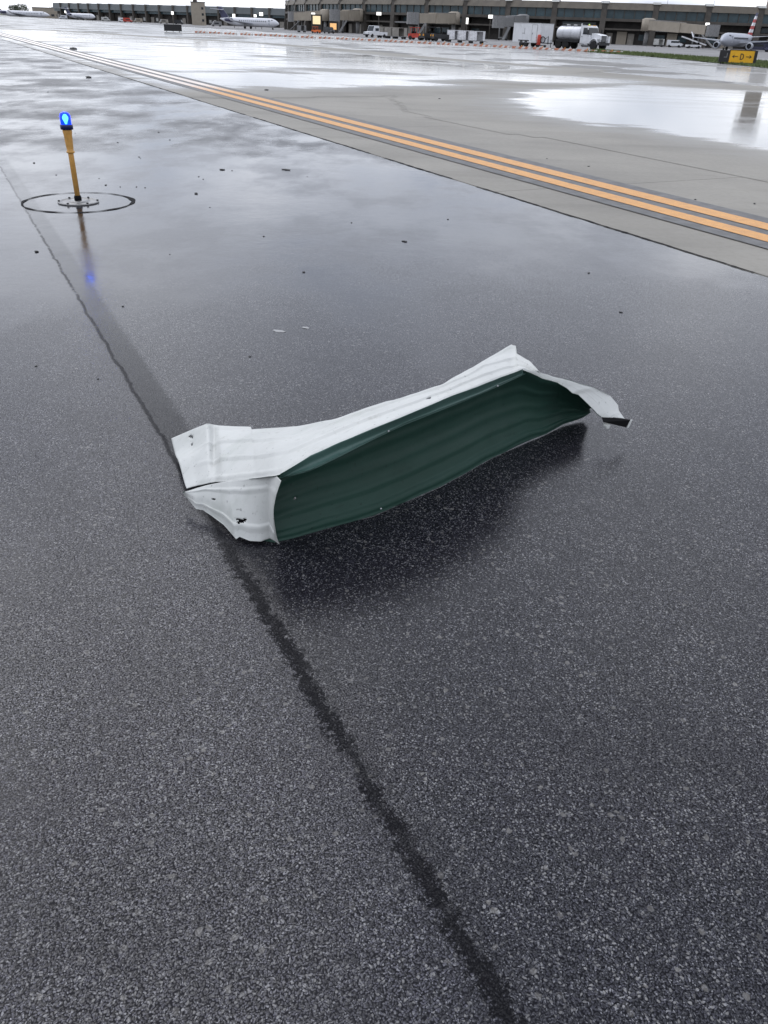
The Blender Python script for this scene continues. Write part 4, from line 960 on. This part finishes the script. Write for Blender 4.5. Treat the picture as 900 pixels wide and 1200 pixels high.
# ------------------------------------------------------------------ jet bridges
def jet_bridge(xa, Da, xb, Db, z0, z1, label, mat='tan', w=3.0, h=2.7):
    a = spot(xa, Da, 0); b = spot(xb, Db, 0); d = b-a; L = d.length; u = d.normalized(); v = Vector((-u.y, u.x, 0))
    r = empty('jet_bridge', Vector((a.x, a.y, GZ)), 0, label, 'jet bridge', 'jet bridges along the curved terminal')
    def sec(t0, t1, ww, hh, nm, m, dz=0):
        A = a+d*t0; B = a+d*t1; za = z0+(z1-z0)*t0+dz; zb = z0+(z1-z0)*t1+dz
        q = lambda P, s, z: P+v*s*ww/2+Vector((0, 0, z))
        return MB().hexa([q(A, -1, za), q(A, 1, za), q(B, 1, zb), q(B, -1, zb), q(A, -1, za+hh), q(A, 1, za+hh), q(B, 1, zb+hh), q(B, -1, zb+hh)]).build(nm, m, r, -r.location)
    sec(0.06, 0.55, w, h, 'tunnel', mat); sec(0.50, 0.93, w*0.88, h*0.88, 'tunnel', mat, 0.12)
    sec(0.06, 0.54, w+0.1, 0.10, 'roof', 'grey', h+0.003)
    MB().lathe([(2.1, z0-0.3), (2.1, z0+h+0.2), (1.2, z0+h+0.5)], 14, a-r.location).build('rotunda', mat, r)
    MB().lathe([(0.7, GZ), (0.7, z0-0.31)], 10, a-r.location).build('pillar', 'grey', r)
    MB().lathe([(2.0, z1-0.25), (2.0, z1+h+0.1)], 10, b-r.location, smooth=False).build('cab', 'grey', r)
    c = a+d*0.78-r.location; zc = z0+(z1-z0)*0.78
    mb = MB()
    for s in (-1, 1): mb.tube([c+v*s*1.3+Vector((0, 0, GZ+0.4)), c+v*s*1.3+Vector((0, 0, zc+0.3))], 0.25, 8)
    mb.box(c+Vector((0, 0, GZ+0.75)), (2.8, 1.0, 0.4), atan2(v.y, v.x)); mb.build('support_leg', 'grey', r)
    for s in (-1, 1): MB().lathe([(0.5, -0.2), (0.5, 0.2)], 12, axis='Y').build('wheel', 'tyre', r, c+v*s*1.3+Vector((0, 0, GZ+0.5)), atan2(u.y, u.x))
    mb = MB(); e = b-r.location; mb.hexa([e+v*1.6+Vector((0, 0, GZ+0.05)), e+v*2.4+Vector((0, 0, GZ+0.05)), e-u*5+v*2.4+Vector((0, 0, z1-0.1)), e-u*5+v*1.6+Vector((0, 0, z1-0.1)), e+v*1.6+Vector((0, 0, GZ+0.35)), e+v*2.4+Vector((0, 0, GZ+0.35)), e-u*5+v*2.4+Vector((0, 0, z1+0.2)), e-u*5+v*1.6+Vector((0, 0, z1+0.2))]); mb.build('service_stair', 'grey', r)
    return r
jet_bridge(736, 311, 812, 296, 3.6, 2.6, 'long tan jet bridge ending at the jet with the striped tail')
jet_bridge(510, 332, 462, 306, 3.6, 3.0, 'broad tan jet bridge above the black baggage tugs', w=3.2, h=3.0)
jet_bridge(398, 366, 371, 352, 3.6, 3.2, 'tan jet bridge beside the lit orange doorway', w=3.4, h=3.4)
jet_bridge(360, 388, 322, 398, 3.4, 2.6, 'tan jet bridge reaching the nose of the middle white jet', h=3.3)
jet_bridge(590, 322, 562, 300, 3.4, 2.8, 'grey jet bridge seen end-on left of the white box trailer', mat='grey', w=3.2, h=3.0)
jet_bridge(905, 306, 940, 292, 3.4, 2.8, 'tan jet bridge at the right edge of the terminal')

# ------------------------------------------------------------------ jets
def airliner(name, p, rz, label, L=30.0, span=26.0, style='low', tail='navy', body='plane_white'):
    r = empty(name, p, rz, label, 'airplane')
    R = 1.5; zc = 2.5
    prof = [(L*0.5, .05, -.35), (L*0.49, .35, -.3), (L*0.465, .75, -.2), (L*0.43, 1.15, -.08), (L*0.38, 1.45, 0), (L*0.34, R, 0), (-L*0.2, R, 0), (-L*0.33, 1.2, .25), (-L*0.43, .7, .6), (-L*0.5, .2, .9)]
    MB().loft([[Vector((x, rr*cos(2*pi*k/20), zc+dz+rr*sin(2*pi*k/20)*1.05)) for k in range(20)] for x, rr, dz in prof]).build('fuselage', body, r)
    mb = MB()
    for s in (-1, 1):
        mb.hexa([(L*0.425, s*0.25, zc+0.90), (L*0.40, s*1.0, zc+0.72), (L*0.385, s*1.22, zc+0.86), (L*0.40, s*0.3, zc+1.15), (L*0.43, s*0.25, zc+1.02), (L*0.405, s*1.06, zc+0.86), (L*0.39, s*1.28, zc+0.98), (L*0.395, s*0.3, zc+1.32)])
    mb.build('cockpit_window', 'dark_glass', r)
    mb = MB(); n = int(L*0.5/0.95)
    for s in (-1, 1):
        for k in range(n): mb.box((L*0.30-k*0.95, s*1.47, zc+0.38), (0.32, 0.12, 0.42))
    mb.build('cabin_windows', 'dark_glass', r)
    for s in (-1, 1):
        MB().box((L*0.355, s*1.40, zc+0.1), (0.8, 0.12, 1.7)).build('cabin_door', 'plane_grey', r)
        root = [(L*0.09, s*1.0, zc-.75), (-L*0.10, s*1.0, zc-.75)]; tip = [(-L*0.08, s*span*0.46, zc+.25), (-L*0.125, s*span*0.46, zc+.25)]
        wg = MB().hexa([root[0], root[1], tip[1], tip[0]]+[(x, y, z+0.40) for x, y, z in root[0:2]]+[(x, y, z+0.14) for x, y, z in (tip[1], tip[0])]).build('wing', 'plane_grey', r)
        MB().hexa([tip[0], tip[1], (-L*0.155, s*span*0.5, zc+1.5), (-L*0.13, s*span*0.5, zc+1.5)]+[(x, y+s*0.08, z+0.12) for x, y, z in (tip[0], tip[1], (-L*0.155, s*span*0.5, zc+1.5), (-L*0.13, s*span*0.5, zc+1.5))]).build('winglet', 'plane_white', wg)
        if style == 'low':
            en = MB().lathe([(.55, -1.7), (.72, -0.9), (.85, 0.3), (.85, 1.2), (.75, 1.5), (.62, 1.45), (.6, 0.9)], 16, (L*0.09, s*4.3, zc-1.35), axis='X', caps=False).build('engine', 'plane_grey', r)
            MB().lathe([(.66, .95), (.3, 1.0), (.05, 1.3)], 14, (L*0.09, s*4.3, zc-1.35), axis='X').build('fan', 'black_paint', en)
            MB().box((L*0.06, s*4.3, zc-.6), (2.2, 0.2, 0.7)).build('pylon', 'plane_grey', r)
            hz = (zc+.75, -L*0.43)
        else:
            en = MB().lathe([(.45, -1.9), (.62, -0.9), (.72, 0.6), (.66, 1.5), (.55, 1.45), (.5, 1.0)], 16, (-L*0.31, s*2.1, zc+.55), axis='X', caps=False).build('engine', 'navy', r)
            MB().lathe([(.56, 1.05), (.05, 1.2)], 14, (-L*0.31, s*2.1, zc+.55), axis='X').build('fan', 'black_paint', en)
            hz = (zc+4.0, -L*0.50)
        y0 = 0.3 if style == 'low' else 0.05
        MB().hexa([(hz[1]+1.6, s*y0, hz[0]), (hz[1]-1.2, s*y0, hz[0]), (hz[1]-2.0, s*4.6, hz[0]+.4), (hz[1]-0.8, s*4.6, hz[0]+.4), (hz[1]+1.6, s*y0, hz[0]+.22), (hz[1]-1.2, s*y0, hz[0]+.22), (hz[1]-2.0, s*4.6, hz[0]+.5), (hz[1]-0.8, s*4.6, hz[0]+.5)]).build('stabilizer', 'plane_white', r)
        MB().tube([(-L*0.03, s*2.6, zc-.6), (-L*0.03, s*2.6, 0.5)], .14, 8).build('main_gear', 'grey', r)
        wheel(r, -L*0.03, s*2.6, 0.48, 0.48, 0.5)
    MB().tube([(L*0.38, 0, zc-1.3), (L*0.39, 0, 0.35)], .11, 8).build('nose_gear', 'grey', r); wheel(r, L*0.39, 0, 0.33, 0.33, 0.35)
    # fin, in bands
    H = 5.6 if style == 'low' else 3.9; z0 = zc+1.15; f0 = (-L*0.33, -L*0.475); f1 = (-L*0.47, -L*0.53)
    bands = 7 if tail == 'stripes' else 1
    fin = empty('tail_fin', (0, 0, 0)); fin.parent = r
    for b in range(bands):
        t0, t1 = b/bands, (b+1)/bands
        xa0 = f0[0]+(f1[0]-f0[0])*t0; xb0 = f0[1]+(f1[1]-f0[1])*t0; xa1 = f0[0]+(f1[0]-f0[0])*t1; xb1 = f0[1]+(f1[1]-f0[1])*t1
        m = ('tail_red' if b % 2 == 0 else 'tail_white') if tail == 'stripes' else tail
        if tail == 'stripes' and b == 6: m = 'navy'
        za, zb = z0+H*t0, z0+H*t1-0.004
        MB().hexa([(xa0, -.16, za), (xb0, -.05, za), (xb0, .05, za), (xa0, .16, za), (xa1, -.12, zb), (xb1, -.04, zb), (xb1, .04, zb), (xa1, .12, zb)]).build('tail_stripe' if tail == 'stripes' else 'fin_panel', m, fin)
    return r
pr = spot(843, 270, GZ)
airliner('airplane', pr, pose(pr, -0.24, 0.97), 'regional jet with red and white striped tail parked behind the yellow sign', 31, 28, 'low', 'stripes', 'plane_silver')
pm = spot(271, 400, GZ)
airliner('airplane', pm, pose(pm, 0.88, 0.48), 'white regional jet with dark tail parked at the middle jet bridge', 28, 21, 'rear', 'navy')
pl_ = spot(73, 700, GZ)
airliner('airplane', pl_, pose(pl_, 0.72, 0.70), 'small far white jet in front of the left end of the distant terminal', 27, 21, 'rear', 'navy')
pq = spot(4, 620, GZ)
airliner('airplane', pq, pose(pq, 0.97, 0.25), 'white jet cut by the left edge of the picture', 33, 24, 'rear', 'grey')

# ------------------------------------------------------------------ lit lamps on the terminal fronts
fl = 0
for x, y, D, w, h, m, lb in ((444, 16, 345, 1.7, 0.95, 'floodlight', 'lit white floodlight above the broad tan jet bridge\'s left end'),
    (575, 19.5, 320, 1.5, 1.0, 'floodlight', 'lit white floodlight left of the box trailer, above the grey jet bridge'),
    (547.5, 24.5, 322, 0.75, 1.8, 'floodlight', 'tall narrow lit panel between the broad and grey jet bridges'),
    (367, 16.5, 365, 1.5, 0.9, 'floodlight', 'lit floodlight by the left end of the brown terminal'),
    (829, 29, 300, 1.2, 1.0, 'floodlight', 'lit floodlight over the nose of the striped-tail jet'),
    (306, 16.5, 420, 1.6, 1.3, 'floodlight', 'lit floodlight above the nose of the middle jet'),
    (299, 18.5, 420, 1.2, 1.0, 'floodlight', 'lit floodlight just left of the one above the middle jet\'s nose'),
    (274, 18.5, 430, 1.2, 1.4, 'floodlight', 'lit floodlight above the middle jet\'s fuselage'),
    (202, 15.2, 540, 1.3, 1.5, 'floodlight', 'lit floodlight left of the tan stair tower'),
    (77, 14, 760, 1.8, 1.6, 'floodlight', 'lit floodlight over the small far jet'),
    (87, 17, 760, 1.4, 1.8, 'floodlight', 'lit floodlight just right of the small far jet'),
    (371, 23.5, 350, 2.8, 2.6, 'warm_pale', 'large warm lit window left of the orange doorway'),
    (390.5, 31, 350, 2.4, 2.0, 'warm_light', 'glowing orange doorway under the left end of the brown terminal')):
    d_ = CF*FPX + CR*(x-450) - CU*(y-600); k_ = D/math.hypot(d_.x, d_.y); p = CC+d_*k_
    nm = 'floodlight' if m == 'floodlight' else ('window_light' if m == 'warm_pale' else 'lit_doorway')
    r = empty(nm, p, -atan2(p.x, p.y), lb, 'lamp' if m == 'floodlight' else 'lit opening')
    MB().box((0, 0, 0), (w, 0.12, h)).build('lamp_face', m, r)
    MB().box((0, 0.16, 0), (w+0.3, 0.18, h+0.3)).build('housing', 'fin', r)
    if m == 'floodlight': MB().tube([(0, 0.3, h/2), (0, 0.3, GZ-p.z)], 0.12, 6).build('mast', 'fin', r)
    else: MB().box((0, 0.4, (GZ-p.z)/2), (w+1.2, 0.25, (p.z-GZ)+h+1.0)).build('surround', 'recess', r)

# ------------------------------------------------------------------ ground vehicles by the gates
def tug(p, rz, label, m='black_paint', group=None):
    r = empty('baggage_tug', p, rz, label, 'tug', group)
    MB().hexa([(-1.3, -.7, .35), (1.4, -.7, .35), (1.4, .7, .35), (-1.3, .7, .35), (-1.3, -.68, .95), (1.35, -.62, 1.05), (1.35, .62, 1.05), (-1.3, .68, .95)]).build('body', m, r)
    mb = MB()
    for x, y in ((-.9, -.6), (-.9, .6), (.3, -.6), (.3, .6)): mb.tube([(x, y, .9), (x*.95, y*.95, 1.85)], .04, 6)
    mb.box((-.3, 0, 1.88), (1.5, 1.35, .08)); mb.build('canopy', m, r)
    MB().box((-.5, 0, 1.05), (.5, 1.0, .5)).build('seat', 'black_rubber', r)
    for s in (-1, 1): MB().box((1.42, s*.45, .8), (.06, .25, .25)).build('headlight', 'amber', r)
    for x in (-.85, .95):
        for y in (-.68, .68): wheel(r, x, y, .32, .32, .22)
    return r
def cart(p, rz, label, m='tail_white', group=None):
    r = empty('baggage_cart', p, rz, label, 'cart', group)
    MB().box((0, 0, .5), (2.9, 1.5, .12)).build('deck', 'grey', r)
    MB().box((0, 0, 2.02), (2.9, 1.5, .08)).build('canopy', m, r)
    for x in (-1.38, 1.38): MB().box((x, 0, 1.26), (.10, 1.46, 1.42)).build('end_panel', m, r)
    MB().box((0, 0.70, 1.26), (2.66, .06, 1.42)).build('back_panel', m, r)
    MB().box((-.55, -.70, 1.26), (1.45, .06, 1.42)).build('curtain', m, r)
    MB().tube([(1.4, 0, .45), (2.2, 0, .35)], .04, 6).build('drawbar', 'grey', r)
    for x in (-1.0, 1.0):
        for y in (-.6, .6): wheel(r, x, y, .26, .26, .18)
    return r
def van(p, rz, label, m='white_paint', L=4.6, H=1.9, pickup=False):
    r = empty('service_van' if not pickup else 'pickup_truck', p, rz, label, 'van' if not pickup else 'pickup')
    if pickup: pr_ = [(-L/2, .45), (L/2, .45), (L/2, .95), (L/2-1.0, 1.05), (L/2-1.5, H), (-.1, H), (-.25, 1.0), (-L/2, 1.0)]
    else: pr_ = [(-L/2, .4), (L/2, .4), (L/2, .95), (L/2-.7, 1.1), (L/2-1.3, H), (-L/2+.1, H)]
    a = [Vector((x, -.88, z)) for x, z in pr_]; b = [Vector((x, .88, z)) for x, z in pr_]
    MB().loft([a, b], smooth=False).build('body', m, r)
    for s in (-1, 1): MB().box((.45 if pickup else .2, s*.885, 1.42), (1.0 if pickup else 2.4, .02, .5)).build('side_window', 'dark_glass', r)
    x0, x1 = (L/2-1.02, L/2-1.46) if pickup else (L/2-.72, L/2-1.26)
    MB().hexa([(x0, -.78, 1.14), (x0, .78, 1.14), (x1, .74, H-.1), (x1, -.74, H-.1), (x0+.05, -.78, 1.17), (x0+.05, .78, 1.17), (x1+.05, .74, H-.07), (x1+.05, -.74, H-.07)]).build('windshield', 'dark_glass', r)
    for s in (-1, 1): MB().box((L/2+.01, s*.62, .8), (.04, .3, .2)).build('headlight', 'chrome', r)
    MB().box((L/2+.03, 0, .5), (.08, 1.7, .18)).build('bumper', 'black_paint', r)
    for x in (-L/2+.9, L/2-.85):
        for y in (-.8, .8): wheel(r, x, y, .34, .34, .22)
    return r
def loader(p, rz, label, m='tail_white'):
    r = empty('belt_loader', p, rz, label, 'belt loader')
    MB().box((0, 0, .65), (4.2, 1.5, .5)).build('body', m, r)
    MB().hexa([(-3.6, -.45, .8), (3.8, -.45, 2.7), (3.8, .45, 2.7), (-3.6, .45, .8), (-3.6, -.45, 1.1), (3.8, -.45, 3.0), (3.8, .45, 3.0), (-3.6, .45, 1.1)]).build('conveyor', m, r)
    MB().box((-1.2, .55, 1.25), (.5, .4, .6)).build('seat', 'black_rubber', r)
    for x in (-1.4, 1.4):
        for y in (-.75, .75): wheel(r, x, y, .34, .34, .24)
    return r
def gspot(x, D): 
    p = spot(x, D); p.z = ground_z(p); return p
p = gspot(481, 150); tug(p, pose(p, -.75, .66), 'black baggage tug with amber lamps, nearer the left, behind the striped barricades', group=None)
p = gspot(495, 148); tug(p, pose(p, -.9, .4), 'black baggage tug right beside the one with amber lamps under the broad jet bridge')
p = gspot(467, 165); tug(p, pose(p, .9, .4), 'dark red baggage tug left of the two black tugs', 'red')
for i, (x, D, lb) in enumerate(((512, 178, 'white curtained baggage cart, leftmost of the three below the narrow lit panel'), (525, 176, 'white curtained baggage cart, middle of the three below the narrow lit panel'), (538, 174, 'white curtained baggage cart, rightmost of the three below the narrow lit panel'))):
    p = gspot(x, D); cart(p, pose(p, .96, .2), lb, group='white baggage carts in a row')
p = gspot(419, 190); van(p, pose(p, -.7, .7), 'white pickup parked left of the row of low white carts', pickup=True, L=5.2, H=2.1)
for i, (x, D) in enumerate(((429, 195), (438, 194), (447, 193))):
    p = gspot(x, D); r = cart(p, pose(p, .9, .4), ('low white cart next to the white pickup', 'low white cart in the middle behind the white pickup', 'low white cart farthest right behind the white pickup')[i], 'pale_wall', 'low white carts behind the pickup')
p = gspot(349, 300); tug(p, pose(p, .8, .5), 'orange baggage tug under the jet bridge at the middle jet', 'orange')
p = gspot(364, 310); van(p, pose(p, .5, .8), 'dark service van left of the orange doorway', 'black_paint')
p = gspot(332, 320); cart(p, pose(p, .9, .4), 'grey baggage cart right of the middle jet\'s nose', 'grey')
p = gspot(793, 285); loader(p, pose(p, -.88, .3), 'white belt loader beside the wing of the striped-tail jet')
p = gspot(771, 292); van(p, pose(p, .9, .2), 'white service van under the long tan jet bridge')
p = gspot(752, 290); cart(p, pose(p, .9, .2), 'pale baggage cart left of the van under the long tan jet bridge', 'cap')
p = gspot(870, 270); van(p, pose(p, -.98, .1), 'dark blue service van behind the yellow sign', 'navy', 6.0, 2.5)
p = gspot(889, 268); van(p, pose(p, -.98, .1), 'dark blue van right of the other blue van at the right edge', 'navy', 5.0, 2.2)
p = gspot(604, 240); van(p, pose(p, -.9, .3), 'small white service van just left of the box trailer', 'white_paint', 4.2, 2.0)
for i, (x, D, m, lb) in enumerate(((122, 640, 'white_paint', 'far white van left of the stair tower, first in a loose row'), (140, 630, 'tan', 'far tan van beside the distant terminal'), (128, 600, 'red', 'far red van below the distant terminal'), (170, 600, 'pale_wall', 'far pale grey van left of the tan stair tower'), (188, 590, 'black_paint', 'far black van close to the tan stair tower'), (232, 500, 'grey', 'grey van between the stair tower and the middle jet'), (102, 660, 'cap', 'far pale van right of the small far jet'), (52, 700, 'plane_white', 'far white van left of the small far jet'))):
    p = gspot(x, D); van(p, pose(p, (-.9 if i % 2 else .9), .3), lb, m, 5.5, 2.4)

# ------------------------------------------------------------------ trees on the far left horizon
def tree(p, h, r_, label, seed):
    r = empty('tree', p, 0, label, 'tree', 'trees on the far left horizon'); rr = random.Random(seed)
    mb = MB(); mb.tube([(0, 0, -0.2), (0.1, 0, h*0.35), (0, 0.1, h*0.7)], [0.35, 0.25, 0.1], 7)
    for k in range(5):
        a = rr.uniform(0, 6.28); mb.tube([(0, 0, h*(.3+.06*k)), (cos(a)*r_*.6, sin(a)*r_*.6, h*(.55+.07*k))], [.12, .04], 5)
    mb.build('trunk', 'bark', r)
    mb = MB()
    for _ in range(900):
        d_ = Vector((rr.gauss(0, 1), rr.gauss(0, 1), rr.gauss(0, 1))).normalized()*rr.uniform(.35, 1)**.6
        lump = 1+.35*noise.noise(d_*2+Vector((seed, 0, 0)))
        c = Vector((d_.x*r_*lump, d_.y*r_*lump, h*.62+d_.z*h*.36*lump)); s_ = rr.uniform(.25, .6)
        q = Vector((rr.uniform(-1, 1), rr.uniform(-1, 1), rr.uniform(-1, 1))).normalized(); w_ = q.orthogonal().normalized()
        mb.add([c-w_*s_, c+q*s_*.6, c+w_*s_, c-q*s_*.6], [(0, 1, 2, 3)])
    mb.build('crown', 'leaf', r); return r
for i, (x, D, h, r_, lb) in enumerate(((-4, 900, 9.5, 5, 'dark tree at the very left edge of the horizon'), (5, 900, 10.5, 6, 'dark round tree just in from the left edge of the horizon'), (41, 930, 9.0, 3.5, 'small dark tree behind the low tan service building'))):
    tree(spot(x, D, -0.95), h, r_, lb, 11+i)
